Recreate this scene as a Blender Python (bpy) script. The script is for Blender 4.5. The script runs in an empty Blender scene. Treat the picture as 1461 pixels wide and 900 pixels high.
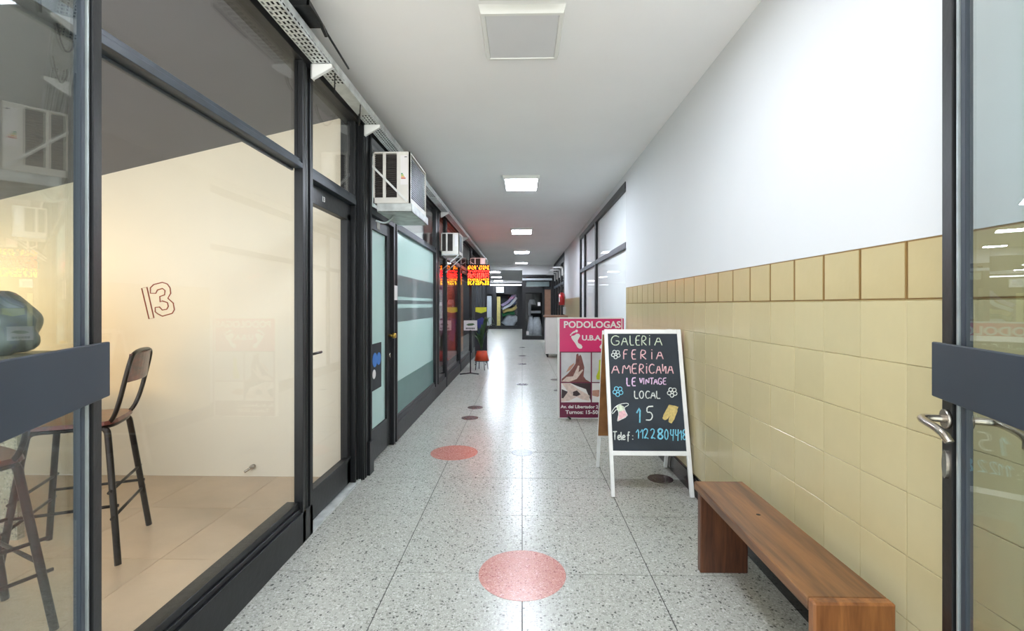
import bpy, bmesh, math, random
from mathutils import Vector, Matrix
R = math.radians
rnd = random.Random(7)
sc = bpy.context.scene
col = sc.collection

# ------------------------------------------------------------------ camera, world, exposure
EYE = 1.333; F = 663.0; YAW = math.atan(14.5/663.0)
cs, sn = math.cos(YAW), math.sin(YAW)
cam_d = bpy.data.cameras.new('camera'); cam = bpy.data.objects.new('camera', cam_d); col.objects.link(cam)
cam.location = (0, 0, EYE); cam.rotation_euler = (R(90), 0, YAW)
cam_d.sensor_width = 36; cam_d.lens = F/1461*36; cam_d.shift_y = -15/1461; cam_d.clip_start = .02
sc.camera = cam
w = bpy.data.worlds.new('world'); sc.world = w; w.use_nodes = True
w.node_tree.nodes['Background'].inputs[0].default_value = (.93, .96, 1, 1)
w.node_tree.nodes['Background'].inputs[1].default_value = 2.3
sc.view_settings.view_transform = 'Standard'; sc.view_settings.look = 'None'
sc.view_settings.gamma = 1; sc.view_settings.exposure = 0.48
sc.cycles.use_denoising = True
sc.cycles.max_bounces = 10; sc.cycles.transparent_max_bounces = 24
sc.cycles.sample_clamp_indirect = 6
sun_d = bpy.data.lights.new('sun', 'SUN'); sun_d.energy = 20; sun_d.angle = R(1); sun_d.color = (1, .95, .88)
sun = bpy.data.objects.new('sun', sun_d); col.objects.link(sun); sun.rotation_euler = (R(-28), R(32), 0)   # shines over the building onto the street behind the camera
PANEL_S = 64      # emission strength of a lit panel's diffuser
sc.cycles.diffuse_bounces = 7

XL, XR, H = -1.222, 1.212, 2.875

def yz(zc, x): return zc + .02187*x            # depth along the lens axis -> world y
def on_y(px, py, Y):                           # measured point on a wall facing down the corridor
    u = (px-730.5)/F; r = (u*cs-sn)/(cs+u*sn); x = r*Y; zc = Y*cs-x*sn
    return x, EYE+(435-py)/F*zc

# ------------------------------------------------------------------ materials
def nodes(name):
    m = bpy.data.materials.new(name); m.use_nodes = True
    return m, m.node_tree, m.node_tree.nodes['Principled BSDF']
def C(h):
    h = h.lstrip('#'); v = [int(h[i:i+2], 16)/255 for i in (0, 2, 4)]
    return tuple(((c/12.92) if c <= .04045 else ((c+.055)/1.055)**2.4) for c in v)+(1,)
def mat(name, c, rough=.5, metal=0, var=.08, scale=6, bump=0, bscale=60, coat=0, stretch=None, emit=None, es=0):
    m, t, p = nodes(name); c = C(c) if isinstance(c, str) else c
    p.inputs['Roughness'].default_value = rough; p.inputs['Metallic'].default_value = metal
    p.inputs['Coat Weight'].default_value = coat
    tc = t.nodes.new('ShaderNodeTexCoord'); mp = t.nodes.new('ShaderNodeMapping')
    t.links.new(tc.outputs['Object'], mp.inputs[0])
    if stretch: mp.inputs['Scale'].default_value = stretch
    n = t.nodes.new('ShaderNodeTexNoise'); n.inputs['Scale'].default_value = scale; n.inputs['Detail'].default_value = 4
    t.links.new(mp.outputs[0], n.inputs[0])
    r = t.nodes.new('ShaderNodeMapRange'); r.inputs[1].default_value = .3; r.inputs[2].default_value = .7
    r.inputs[3].default_value = 1-var; r.inputs[4].default_value = 1+var; t.links.new(n.outputs[0], r.inputs[0])
    mx = t.nodes.new('ShaderNodeVectorMath'); mx.operation = 'SCALE'; mx.inputs[0].default_value = c[:3]
    t.links.new(r.outputs[0], mx.inputs['Scale']); t.links.new(mx.outputs[0], p.inputs['Base Color'])
    if bump:
        n2 = t.nodes.new('ShaderNodeTexNoise'); n2.inputs['Scale'].default_value = bscale; t.links.new(mp.outputs[0], n2.inputs[0])
        b = t.nodes.new('ShaderNodeBump'); b.inputs['Strength'].default_value = bump; b.inputs['Distance'].default_value = .01
        t.links.new(n2.outputs[0], b.inputs['Height']); t.links.new(b.outputs[0], p.inputs['Normal'])
    if emit:
        p.inputs['Emission Color'].default_value = C(emit); p.inputs['Emission Strength'].default_value = es
    return m
def terrazzo(name, base, dark, light, chip=.5, rough=.22, scale=70):
    mid = {'terrazzo floor': '#85877f', 'red terrazzo': '#a5655d'}.get(name, dark)
    m, t, p = nodes(name); L = t.links.new; N = t.nodes.new
    g = N('ShaderNodeNewGeometry'); p.inputs['Roughness'].default_value = rough; p.inputs['Coat Weight'].default_value = .0
    p.inputs['Coat Roughness'].default_value = .12
    col_in = None
    cloud = N('ShaderNodeTexNoise'); cloud.inputs['Scale'].default_value = 1.7; L(g.outputs['Position'], cloud.inputs[0])
    cr = N('ShaderNodeMapRange'); cr.inputs[3].default_value = .9; cr.inputs[4].default_value = 1.08; L(cloud.outputs[0], cr.inputs[0])
    b0 = N('ShaderNodeVectorMath'); b0.operation = 'SCALE'; b0.inputs[0].default_value = C(base)[:3]; L(cr.outputs[0], b0.inputs['Scale'])
    col_in = b0.outputs[0]
    wob = N('ShaderNodeTexNoise'); wob.inputs['Scale'].default_value = 90; L(g.outputs['Position'], wob.inputs[0])
    wm = N('ShaderNodeVectorMath'); wm.operation = 'MULTIPLY_ADD'; wm.inputs[1].default_value = (.012,)*3
    L(wob.outputs['Color'], wm.inputs[0]); L(g.outputs['Position'], wm.inputs[2])
    for sca, colr, lo, thr in ((scale*2.2, light, .6, .45), (scale*1.6, mid, .55, .42), (scale*1.1, dark, .86, .38), (scale*.6, dark, .92, .22), (scale*.8, light, .9, .3), (scale*.9, mid, .8, .38)):
        v = N('ShaderNodeTexVoronoi'); v.inputs['Scale'].default_value = sca; L(wm.outputs[0], v.inputs['Vector'])
        sep = N('ShaderNodeSeparateColor'); L(v.outputs['Color'], sep.inputs[0])
        a = N('ShaderNodeMath'); a.operation = 'GREATER_THAN'; a.inputs[1].default_value = lo; L(sep.outputs[0], a.inputs[0])
        d = N('ShaderNodeMath'); d.operation = 'LESS_THAN'; d.inputs[1].default_value = thr; L(v.outputs['Distance'], d.inputs[0])
        q = N('ShaderNodeMath'); q.operation = 'MULTIPLY'; L(a.outputs[0], q.inputs[0]); L(d.outputs[0], q.inputs[1])
        q2 = N('ShaderNodeMath'); q2.operation = 'MULTIPLY'; q2.inputs[1].default_value = chip; L(q.outputs[0], q2.inputs[0])
        mx = N('ShaderNodeMix'); mx.data_type = 'RGBA'; L(q2.outputs[0], mx.inputs[0]); L(col_in, mx.inputs[6]); mx.inputs[7].default_value = C(colr)
        col_in = mx.outputs[2]
    L(col_in, p.inputs['Base Color'])
    return m
def glass_mat(name, tint='#f2f7f6', f0=.045, k=.8, rough=.0):
    m = bpy.data.materials.new(name); m.use_nodes = True; t = m.node_tree; t.nodes.clear(); N = t.nodes.new; L = t.links.new
    o = N('ShaderNodeOutputMaterial'); mx = N('ShaderNodeMixShader'); tr = N('ShaderNodeBsdfTransparent'); gl = N('ShaderNodeBsdfGlossy')
    tr.inputs[0].default_value = C(tint); gl.inputs['Roughness'].default_value = rough
    lw = N('ShaderNodeLayerWeight'); lw.inputs[0].default_value = .5
    pw = N('ShaderNodeMath'); pw.operation = 'POWER'; pw.inputs[1].default_value = 5; L(lw.outputs['Facing'], pw.inputs[0])
    ma = N('ShaderNodeMath'); ma.operation = 'MULTIPLY_ADD'; ma.inputs[1].default_value = k; ma.inputs[2].default_value = f0; L(pw.outputs[0], ma.inputs[0])
    L(ma.outputs[0], mx.inputs[0]); L(tr.outputs[0], mx.inputs[1]); L(gl.outputs[0], mx.inputs[2]); L(mx.outputs[0], o.inputs[0])
    return m
def wood(name, c1, c2, axis=(14, 1.2, 14), rough=.42):
    m, t, p = nodes(name); L = t.links.new; N = t.nodes.new
    tc = N('ShaderNodeTexCoord'); mp = N('ShaderNodeMapping'); mp.inputs['Scale'].default_value = axis; L(tc.outputs['Object'], mp.inputs[0])
    n = N('ShaderNodeTexNoise'); n.inputs['Scale'].default_value = 2.2; n.inputs['Detail'].default_value = 8; n.inputs['Distortion'].default_value = .6; L(mp.outputs[0], n.inputs[0])
    n2 = N('ShaderNodeTexNoise'); n2.inputs['Scale'].default_value = 9; n2.inputs['Detail'].default_value = 6; L(mp.outputs[0], n2.inputs[0])
    ad = N('ShaderNodeMath'); ad.operation = 'MULTIPLY_ADD'; ad.inputs[1].default_value = .4; L(n2.outputs[0], ad.inputs[0]); L(n.outputs[0], ad.inputs[2])
    r = N('ShaderNodeValToRGB'); r.color_ramp.elements[0].position = .5; r.color_ramp.elements[0].color = C(c1)
    r.color_ramp.elements[1].position = .9; r.color_ramp.elements[1].color = C(c2); L(ad.outputs[0], r.inputs[0]); L(r.outputs[0], p.inputs['Base Color'])
    p.inputs['Roughness'].default_value = rough; p.inputs['Coat Weight'].default_value = .25; p.inputs['Coat Roughness'].default_value = .3
    b = N('ShaderNodeBump'); b.inputs['Strength'].default_value = .25; b.inputs['Distance'].default_value = .004; L(ad.outputs[0], b.inputs['Height']); L(b.outputs[0], p.inputs['Normal'])
    return m
def emis(name, c, s):
    m = bpy.data.materials.new(name); m.use_nodes = True; t = m.node_tree; t.nodes.clear()
    o = t.nodes.new('ShaderNodeOutputMaterial'); e = t.nodes.new('ShaderNodeEmission'); e.inputs[0].default_value = C(c); e.inputs[1].default_value = s
    t.links.new(e.outputs[0], o.inputs[0]); return m

M = dict(
    ceiling=mat('ceiling paint', '#f4f4f4', .75, var=.02, scale=1.2, bump=.1, bscale=9),
    white=mat('white wall paint', '#d0d2d2', .7, var=.015, scale=1.5, bump=.06, bscale=14),
    grout=mat('pale grout', '#cabd90', .8), groutd=mat('dark joint', '#2e2d2b', .8),
    cap=mat('cap tile glaze', '#b8a87d', .3, var=.05, scale=5, bump=.1, bscale=20, coat=.2),
    cape=mat('cap tile brown edge', '#86683a', .4, var=.1),
    black=mat('black paint', '#0e1012', .42, var=.2, scale=9, bump=.1, bscale=30),
    slate=mat('slate paint', '#29323c', .5, var=.08, scale=4),
    slate2=mat('worn slate frame', '#262e35', .45, var=.3, scale=14),
    alu=mat('bare aluminium', '#a9b3b3', .35, .6, var=.15, scale=12),
    galv=mat('galvanised steel', '#c3c8c5', .45, .3, var=.22, scale=11),
    chrome=mat('satin nickel', '#b3aba0', .25, .95, var=.1, scale=10),
    brass=mat('brass', '#c9a54f', .3, .9),
    cream=mat('cream wall paint', '#efe6d0', .75, var=.02, scale=2, bump=.05),
    dgrey=mat('dark grey paint', '#6c6c71', .8, var=.03),
    red=mat('red print', '#c33a38', .6), rbrown=mat('red brown line paint', '#9a4a33', .7),
    dark=mat('dark interior', '#23262a', .7, var=.2), base=mat('black baseboard', '#0f1011', .25, var=.2, coat=.4),
    film=mat('frosted film', '#cfe0dd', .22, var=.05, scale=1.3, coat=.5), film2=mat('grey film band', '#a3b4b4', .3, var=.08, coat=.5),
    film3=mat('teal film band', '#9cc4bd', .25, var=.05, coat=.5),
    wood=wood('bench wood', '#4c2f19', '#845a33', (9, .8, 9)), woodv=wood('bench leg wood', '#3c2013', '#6b4229', (10, 10, 1.0)),
    woodw=wood('worn end grain wood', '#5c3317', '#9d6637', (9, 9, 1.0)),
    board=mat('chalkboard', '#2b333b', .75, var=.22, scale=5), wframe=mat('white painted wood', '#e8e9e6', .55, var=.06, scale=10, bump=.15),
    hard=wood('brown hardboard', '#6b4420', '#8f6232', (2, 2, 2)),
    plastic=mat('white plastic', '#e2e3df', .45, var=.03), ptan=mat('aged plastic', '#e0ddd4', .5, var=.05),
    grille=mat('dark grille', '#3d3833', .6, var=.2, scale=20), grille2=mat('condenser fins', '#6c7272', .45, .5, var=.25, scale=20),
    pink=mat('pink print', '#d42c6c', .35, var=.05, scale=3), maroon=mat('maroon print', '#6d1a3d', .35, var=.05),
    paper=mat('white print', '#e9e6e4', .4, var=.02), pgrey=mat('grey photo print', '#c9c9cd', .4, var=.1, scale=8),
    pdark=mat('dark photo print', '#3a2b30', .4, var=.2, scale=8), skin=mat('skin tone print', '#b98a78', .4, var=.2, scale=30),
    skin2=mat('dark skin tone print', '#7c4c47', .4, var=.25, scale=30), skin3=mat('pale hand print', '#d9c4ba', .4, var=.15, scale=30),
    ygreen=mat('yellow green print', '#bcc62a', .4, var=.1), navy=mat('navy print', '#2b3270', .5, var=.2, scale=10),
    redp=mat('red paint', '#b81f25', .3, coat=.4), terra=mat('orange pot plastic', '#c2401f', .5, var=.08),
    leaf=mat('leaf green', '#47663d', .45, var=.3, scale=12), stickerb=mat('blue sticker', '#2f74c4', .4),
    tube=mat('dark brown metal tube', '#2a2420', .3, .5, var=.2, scale=10), swood=wood('stool wood', '#38150d', '#74301c', (4, 4, 12), .3),
    jacket=mat('grey shiny fabric', '#7f8a8c', .4, var=.2, scale=9, bump=.4, bscale=12), stone=terrazzo('speckled counter stone', '#aaa793', '#4c4a44', '#cac7b7', .6, .5, 40),
    floor=terrazzo('terrazzo floor', '#a9aaa2', '#2c2f2d', '#c9cac4', .72, .26, 62),
    disc_r=terrazzo('red terrazzo', '#b47a6f', '#824740', '#d3a79d', .9, .26, 80),
    disc_g=terrazzo('grey terrazzo', '#777d81', '#4d5256', '#9aa1a6', .8, .26, 80),
    disc_b=terrazzo('black terrazzo', '#3b2f33', '#1c1719', '#6d6064', .6, .26, 80),
    glass=glass_mat('clear glass', '#fbfcfc', .032, .7), glassm=glass_mat('dull glass', '#fbfcfc', .01, .15), glassd=glass_mat('leaf glass', '#f2f7f6', .07, .8),
    lit=emis('lit diffuser', '#f4f8ff', 7), unlit=mat('unlit diffuser', '#d5d6d8', .5, var=.01),
    ledr=emis('red led', '#ff1a12', 20), ledo=emis('orange led', '#ff7a18', 6), ledy=emis('yellow led', '#ffb81a', 4), tubelight=emis('light tube', '#f0f8ff', 5),
    chw=mat('white chalk', '#d9ddd8', .9, var=.2, scale=60), chp=mat('pink chalk', '#e0b4b8', .9, var=.2, scale=60), chl=mat('lilac chalk', '#e0c0de', .9, var=.2, scale=60),
    chg=mat('green chalk', '#ced9c2', .9, var=.2, scale=60), chb=mat('blue chalk', '#7cc7de', .9, var=.2, scale=60), chy=mat('yellow chalk', '#c9b473', .9, var=.2, scale=60),
    cable=mat('black cable', '#101010', .5), pinkdisp=mat('pink display', '#8d5572', .5, var=.3, scale=4), reddisp=mat('red display', '#b84a33', .5, var=.3, scale=3),
    orangedisp=mat('orange display', '#d8894a', .5, var=.3, scale=3), purple=mat('purple display', '#66597a', .5, var=.3, scale=4),
    cw=mat('white cloth', '#d6dbe0', .8, var=.15, scale=9), cp=mat('lilac cloth', '#a99cbd', .8, var=.25, scale=9), cy=mat('yellow cloth', '#cfc07a', .8, var=.15, scale=9),
    cg=mat('green cloth', '#2c7a4b', .8, var=.15, scale=9), cb=mat('blue cloth', '#7389b8', .8, var=.2, scale=9), lgrey=mat('light grey panel', '#b7bdc0', .6, var=.05),
    beige=mat('shop ceramic floor', '#c2ab8e', .3, var=.12, scale=2.5, coat=.2), blind=mat('white blind', '#f0f0ef', .6, var=.03, scale=2),
    woodtop=mat('wood laminate edge', '#8b6a55', .45, var=.15), ground=mat('pavement', '#c4c3bd', .8, var=.1),
)
def tile_mat():
    m, t, p = nodes('wall tile glaze'); L = t.links.new; N = t.nodes.new
    oi = N('ShaderNodeObjectInfo'); tc = N('ShaderNodeTexCoord'); n = N('ShaderNodeTexNoise'); n.inputs['Scale'].default_value = 14; L(tc.outputs['Object'], n.inputs[0])
    s = N('ShaderNodeMath'); s.operation = 'ADD'; L(oi.outputs['Random'], s.inputs[0]); L(n.outputs[0], s.inputs[1])
    r = N('ShaderNodeMapRange'); r.inputs[1].default_value = 0; r.inputs[2].default_value = 2; r.inputs[3].default_value = .91; r.inputs[4].default_value = 1.09; L(s.outputs[0], r.inputs[0])
    v = N('ShaderNodeVectorMath'); v.operation = 'SCALE'; v.inputs[0].default_value = C('#bdb087')[:3]; L(r.outputs[0], v.inputs['Scale']); L(v.outputs[0], p.inputs['Base Color'])
    p.inputs['Roughness'].default_value = .28; p.inputs['Coat Weight'].default_value = .2; p.inputs['Coat Roughness'].default_value = .12
    b = N('ShaderNodeBump'); b.inputs['Strength'].default_value = .12; b.inputs['Distance'].default_value = .01; L(n.outputs[0], b.inputs['Height']); L(b.outputs[0], p.inputs['Normal'])
    return m
M['tile'] = tile_mat()
def translucent(m, c, k=.5):
    t = m.node_tree; p = t.nodes['Principled BSDF']; o = t.nodes['Material Output']
    tr = t.nodes.new('ShaderNodeBsdfTranslucent'); tr.inputs[0].default_value = C(c); mx = t.nodes.new('ShaderNodeMixShader'); mx.inputs[0].default_value = k
    t.links.new(p.outputs[0], mx.inputs[1]); t.links.new(tr.outputs[0], mx.inputs[2]); t.links.new(mx.outputs[0], o.inputs[0])
translucent(M['film'], '#def2ee'); translucent(M['film2'], '#a9bcbb', .5); translucent(M['film3'], '#9fd2c9')

# ------------------------------------------------------------------ geometry helpers
def box(bm, x0, x1, y0, y1, z0, z1, mi=0):
    vs = [bm.verts.new(v) for v in ((x0,y0,z0),(x1,y0,z0),(x1,y1,z0),(x0,y1,z0),(x0,y0,z1),(x1,y0,z1),(x1,y1,z1),(x0,y1,z1))]
    for f in ((3,2,1,0),(4,5,6,7),(0,1,5,4),(1,2,6,5),(2,3,7,6),(3,0,4,7)):
        bm.faces.new([vs[i] for i in f]).material_index = mi
def tube(bm, pts, r, n=8, closed=False, r1=None):
    pts = [Vector(p) for p in pts]; rings = []; N = len(pts); prev = None
    for i, p in enumerate(pts):
        if closed: d = (pts[(i+1) % N]-pts[i-1])
        else: d = pts[min(i+1, N-1)]-pts[max(i-1, 0)]
        if d.length < 1e-9: d = Vector((0, 0, 1))
        d.normalize()
        if prev is None:
            a = Vector((0, 0, 1)) if abs(d.z) < .9 else Vector((1, 0, 0)); u = d.cross(a).normalized()
        else:
            u = prev-d*prev.dot(d); u = u.normalized() if u.length > 1e-6 else d.orthogonal().normalized()
        prev = u; v = d.cross(u)
        rr = r if r1 is None else r+(r1-r)*i/(N-1)
        rings.append([bm.verts.new(p+(u*math.cos(2*math.pi*k/n)+v*math.sin(2*math.pi*k/n))*rr) for k in range(n)])
    for i in range(N if closed else N-1):
        A, B = rings[i], rings[(i+1) % N]
        for k in range(n):
            f = bm.faces.new((A[k], A[(k+1) % n], B[(k+1) % n], B[k])); f.smooth = True
    if not closed:
        bm.faces.new(rings[0][::-1]); bm.faces.new(rings[-1])
def arc(pts, it=2):
    for _ in range(it):
        q = [pts[0]]
        for a, b in zip(pts, pts[1:]):
            a, b = Vector(a), Vector(b); q += [a*.75+b*.25, a*.25+b*.75]
        q.append(pts[-1]); pts = q
    return [tuple(p) for p in pts]
def cyl(bm, c, r, h, axis='z', n=20, r2=None, mi=0):
    r2 = r if r2 is None else r2; c = Vector(c)
    def P(k, rr, t):
        a = 2*math.pi*k/n; x, y = rr*math.cos(a), rr*math.sin(a)
        return c+Vector({'z': (x, y, t), 'y': (x, t, y), 'x': (t, x, y)}[axis])
    A = [bm.verts.new(P(k, r, 0)) for k in range(n)]; B = [bm.verts.new(P(k, r2, h)) for k in range(n)]
    for k in range(n):
        f = bm.faces.new((A[k], A[(k+1) % n], B[(k+1) % n], B[k])); f.smooth = True; f.material_index = mi
    bm.faces.new(A[::-1]).material_index = mi; bm.faces.new(B).material_index = mi
def prism(bm, pts, off):                         # planar polygon given an extrusion vector
    off = Vector(off); A = [bm.verts.new(p) for p in pts]; B = [bm.verts.new(Vector(p)+off) for p in pts]; n = len(pts)
    bm.faces.new(A[::-1]); bm.faces.new(B)
    for k in range(n): bm.faces.new((A[k], A[(k+1) % n], B[(k+1) % n], B[k]))
def obj(name, bm, m, parent=None, bevel=0):
    bmesh.ops.recalc_face_normals(bm, faces=bm.faces)
    if bevel: bmesh.ops.bevel(bm, geom=[e for e in bm.edges if e.calc_face_angle(0) > .5], offset=bevel, segments=1, affect='EDGES')
    me = bpy.data.meshes.new(name); bm.to_mesh(me); bm.free()
    for q in (m if isinstance(m, (list, tuple)) else [m]): me.materials.append(q)
    o = bpy.data.objects.new(name, me); col.objects.link(o)
    if parent: o.parent = parent
    return o
def B(name, b, m, parent=None, bevel=0):
    bm = bmesh.new(); box(bm, *b); return obj(name, bm, m, parent, bevel)
def BS(name, bs, m, parent=None, bevel=0):
    bm = bmesh.new()
    for b in bs: box(bm, *b)
    return obj(name, bm, m, parent, bevel)
def T(name, pts, r, m, parent=None, n=8, closed=False):
    bm = bmesh.new(); tube(bm, pts, r, n, closed); return obj(name, bm, m, parent)
def tag(o, label, cat, group=None, kind=None):
    if label: o['label'] = label
    if cat: o['category'] = cat
    if group: o['group'] = group
    if kind: o['kind'] = kind
    return o
def thing(name, label, cat, loc=(0, 0, 0), rz=0, group=None, kind=None):
    o = bpy.data.objects.new(name, None); col.objects.link(o); o.location = loc; o.rotation_euler = (0, 0, rz)
    o.empty_display_size = .1
    return tag(o, label, cat, group, kind)
def S(name, label, cat, loc=(0, 0, 0)): return thing(name, label, cat, loc, kind='structure')
def copy(o, parent=None, loc=None):
    c = o.copy(); col.objects.link(c)
    if parent: c.parent = parent
    if loc: c.location = loc
    for ch in list(o.children): copy(ch, c)
    return c
def text(name, body, size, m, parent, loc, rot, width=None, bold=0, ext=.0008):
    cu = bpy.data.curves.new(name, 'FONT'); cu.body = body; cu.size = size; cu.extrude = ext; cu.offset = bold
    cu.align_x = 'LEFT'; cu.materials.append(m); cu.resolution_u = 3
    o = bpy.data.objects.new(name, cu); col.objects.link(o); o.parent = parent; o.location = loc; o.rotation_euler = rot
    bpy.context.view_layer.update()
    me = bpy.data.meshes.new_from_object(o.evaluated_get(bpy.context.evaluated_depsgraph_get())); bpy.data.objects.remove(o)
    o = bpy.data.objects.new(name, me); col.objects.link(o); o.parent = parent; o.location = loc; o.rotation_euler = rot
    if not me.materials: me.materials.append(m)
    if width: o.scale.x = width/max(v.co.x for v in me.vertices)
    return o

# ------------------------------------------------------------------ shell: floor
YF0 = .42; YE = 26.3
P = .6355; joints0 = 2.307-P*3
fl = B('floor', (-1.45, 1.45, -1.2, 17.0, -.06, -.003), M['groutd']); tag(fl, 'grey speckled terrazzo floor of the corridor with inlaid discs', 'floor', kind='structure')
g = .0024
xs = [-1.30, -P*1, 0, P*1, 1.26]
xs = [-1.32, -.6355, 0, .6355, 1.26]
me_cache = {}
j = 0; y = joints0
ys = []
while y < 17.0: ys.append(y); y += P
ys = [-1.2, joints0-P*1] + ys if joints0-P > -1.2 else [-1.2]+ys
ys = sorted(set(ys)) + [17.0]
for a, b in zip(ys, ys[1:]):
    for x0, x1 in zip(xs, xs[1:]):
        key = (round(b-a, 3), round(x1-x0, 3))
        if key not in me_cache:
            o = B('floor_tile', (g, x1-x0-g, g, b-a-g, -.02, 0), M['floor'], fl); me_cache[key] = o.data
        else:
            o = bpy.data.objects.new('floor_tile', me_cache[key]); col.objects.link(o); o.parent = fl
        o.location = (x0, a, 0)
for x, zc, D, mk, nm in ((0, 2.308, .432, 'disc_r', 'pinkish red terrazzo disc'), (-.614, 4.20, .424, 'disc_r', 'pinkish red terrazzo disc'), (0, 4.2, .19, 'disc_g', 'grey terrazzo disc'),
        (-.61, 6.05, .2, 'disc_b', 'dark terrazzo disc'), (-.617, 5.49, .2, 'disc_b', 'dark terrazzo disc'), (0, 7.79, .19, 'disc_b', 'dark terrazzo disc'), (.6, 8.3, .19, 'disc_b', 'dark terrazzo disc'), (.55, 7.25, .12, 'disc_b', 'dark terrazzo disc'),
        (0, 10.5, .19, 'disc_b', 'dark terrazzo disc'), (0, 12.2, .19, 'disc_b', 'dark terrazzo disc'), (0, 14.6, .19, 'disc_b', 'dark terrazzo disc'), (1.06, 3.565, .19, 'disc_b', 'dark terrazzo disc')):
    bm = bmesh.new(); cyl(bm, (x, yz(zc, x), -.01), D/2, .0112, n=48); o = obj('inlay_disc', bm, M[mk], fl); o['label'] = nm
# far hall floor and outside ground
f3 = B('floor', (-3.6, -1.45, 3.672, 16, -.06, 0), M['groutd']); tag(f3, 'dark floor inside the far left shops', 'floor', kind='structure')
f2 = BS('floor', [(-6.5, 2.4, 17.0, 26.4, -.06, 0), (-6.5, -1.45, 16.0, 17.0, -.06, 0)], M['floor']); tag(f2, 'polished terrazzo floor of the far hall', 'floor', kind='structure')
gr = B('ground', (-8, 8, -9, -1.2, -.08, -.02), M['ground']); tag(gr, 'pavement outside the entrance', 'ground', kind='structure')

# shell: ceiling
ce = B('ceiling', (-6.5, 2.4, YF0-.1, 17.7, H, H+.12), M['ceiling']); tag(ce, 'white painted corridor ceiling', 'ceiling', kind='structure')
# corridor-only ceiling is fine; shop has a lower one
BH = 2.66
c2 = BS('ceiling', [(-6.5, 0.0, 17.7, 26.4, BH, H+.12), (0.0, 2.4, 17.7, 26.4, H, H+.12)], M['ceiling']); tag(c2, 'lower white ceiling of the far hall', 'ceiling', kind='structure')
cb = BS('bulkhead', [(0.0, 2.4, 17.92, 18.2, 2.5, H)], M['ceiling']); tag(cb, 'white bulkhead above the far glazed door', 'bulkhead', kind='structure')
cb2 = BS('bulkhead', [(-6.5, 0.0, 25.9, 26.3, 2.55, BH)], M['ceiling']); tag(cb2, 'white strip above the far shopfront', 'bulkhead', kind='structure')

# shell: right wall with tiles
WE = 5.456
wr = B('wall_right', (XR+.012, XR+.2, YF0, WE, 0, H), M['white']); tag(wr, 'white right wall with beige tiled wainscot', 'wall', kind='structure')
pl = B('plaster', (XR, XR+.012, YF0, WE, 1.536, H), M['white'], wr)
gb = B('grout_bed', (XR+.004, XR+.012, YF0, WE, .14, 1.536), M['grout'], wr)
TP = .2012; y0 = 1.492-5*TP
def tile_mesh(w, h):
    bm = bmesh.new(); box(bm, 0, .010, .0009, w-.0009, .0009, h-.0009)
    return bm
tc_ = {}
for i in range(25):
    ya = y0+i*TP; yb = min(ya+TP, WE)
    if yb-ya < .02: continue
    for k in range(6):
        zt = 1.347-k*TP
        key = round(yb-ya, 3)
        if key not in tc_:
            o = obj('wall_tile', tile_mesh(yb-ya, TP), M['tile'], wr, .0012); tc_[key] = o.data
        else:
            o = bpy.data.objects.new('wall_tile', tc_[key]); col.objects.link(o); o.parent = wr
        o.location = (XR+rnd.uniform(-.0006, .0006), ya, zt-TP)
    key = ('c', round(yb-ya, 3))
    if key not in tc_:
        wq, hq = yb-ya, .187; bm = bmesh.new()
        e = .0035; q = .006
        box(bm, .001, .010, e*.4, wq-e*.4, .001, hq-.001, 1)
        box(bm, -.001, .009, e*.4+q, wq-e*.4-q, q, hq-q, 0)
        o = obj('cap_tile', bm, [M['cap'], M['cape']], wr); o['label'] = 'top row tile with brown edge'; tc_[key] = o.data
    else:
        o = bpy.data.objects.new('cap_tile', tc_[key]); col.objects.link(o); o.parent = wr; o['label'] = 'top row tile with brown edge'
    o.location = (XR, ya, 1.349)
bb = BS('baseboard_right', [(XR-.012, XR+.01, YF0, WE, 0, .13), (XR-.006, XR+.01, YF0, WE, .13, .14)], M['base'])
tag(bb, 'glossy black baseboard under the beige tiles', 'baseboard', kind='structure')

# right side: glazed front with white blinds (window_6), then white wall, then dark front
def frames_x(parent, name, X, dep, segs, m, bevel=.002):   # segs: (y0,y1,z0,z1)
    for s in segs:
        B(name, (min(X, X+dep), max(X, X+dep), s[0], s[1], s[2], s[3]), m, parent, bevel)
wd = S('window_6', 'black framed window with white blinds on the right past the tiled wall', 'window')
yy = [WE, 7.68, 9.06, 9.78]
frames_x(wd, 'frame_post', XR-.01, .08, [(7.65, 7.75, 0, 2.77), (9.02, 9.1, 0, 2.77), (9.70, 9.78, 0, 2.77)], M['black'])
frames_x(wd, 'transom', XR-.008, .07, [(WE, 7.65, 2.0, 2.07), (7.75, 9.02, 2.0, 2.07), (9.1, 9.7, 2.0, 2.07)], M['slate2'])
frames_x(wd, 'head_rail', XR-.012, .08, [(WE, 9.78, 2.69, 2.775)], M['black'])
frames_x(wd, 'sill', XR-.012, .08, [(WE, 9.78, 0, .16)], M['black'])
for a, b in ((WE, 7.65), (7.75, 9.02), (9.1, 9.7)):
    for z0, z1 in ((.16, 2.0), (2.07, 2.69)):
        B('blind_panel', (XR+.03, XR+.045, a, b, z0, z1), M['blind'], wd)
        B('glass_pane', (XR+.022, XR+.028, a, b, z0, z1), M['glassm'], wd)
T('door_pull', [(XR-.03, 6.95, .98), (XR-.03, 6.95, 1.14)], .008, M['chrome'], wd); 
wb = B('wall_right', (XR, XR+.2, 9.78, 13.35, 0, H), M['white']); tag(wb, 'white wall stretch behind the red fire extinguisher', 'wall', kind='structure')
wb2 = B('wall_right', (XR, XR+.2, WE, 9.78, 2.775, H), M['white']); tag(wb2, 'narrow white wall strip above the blinds', 'wall', kind='structure')
bm = bmesh.new()
for i in range(17):
    for k in range(7):
        box(bm, XR-.008, XR+.001, 9.79+i*.2+.001, 9.79+i*.2+.199, .1+k*.2+.001, .1+k*.2+.199)
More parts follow.
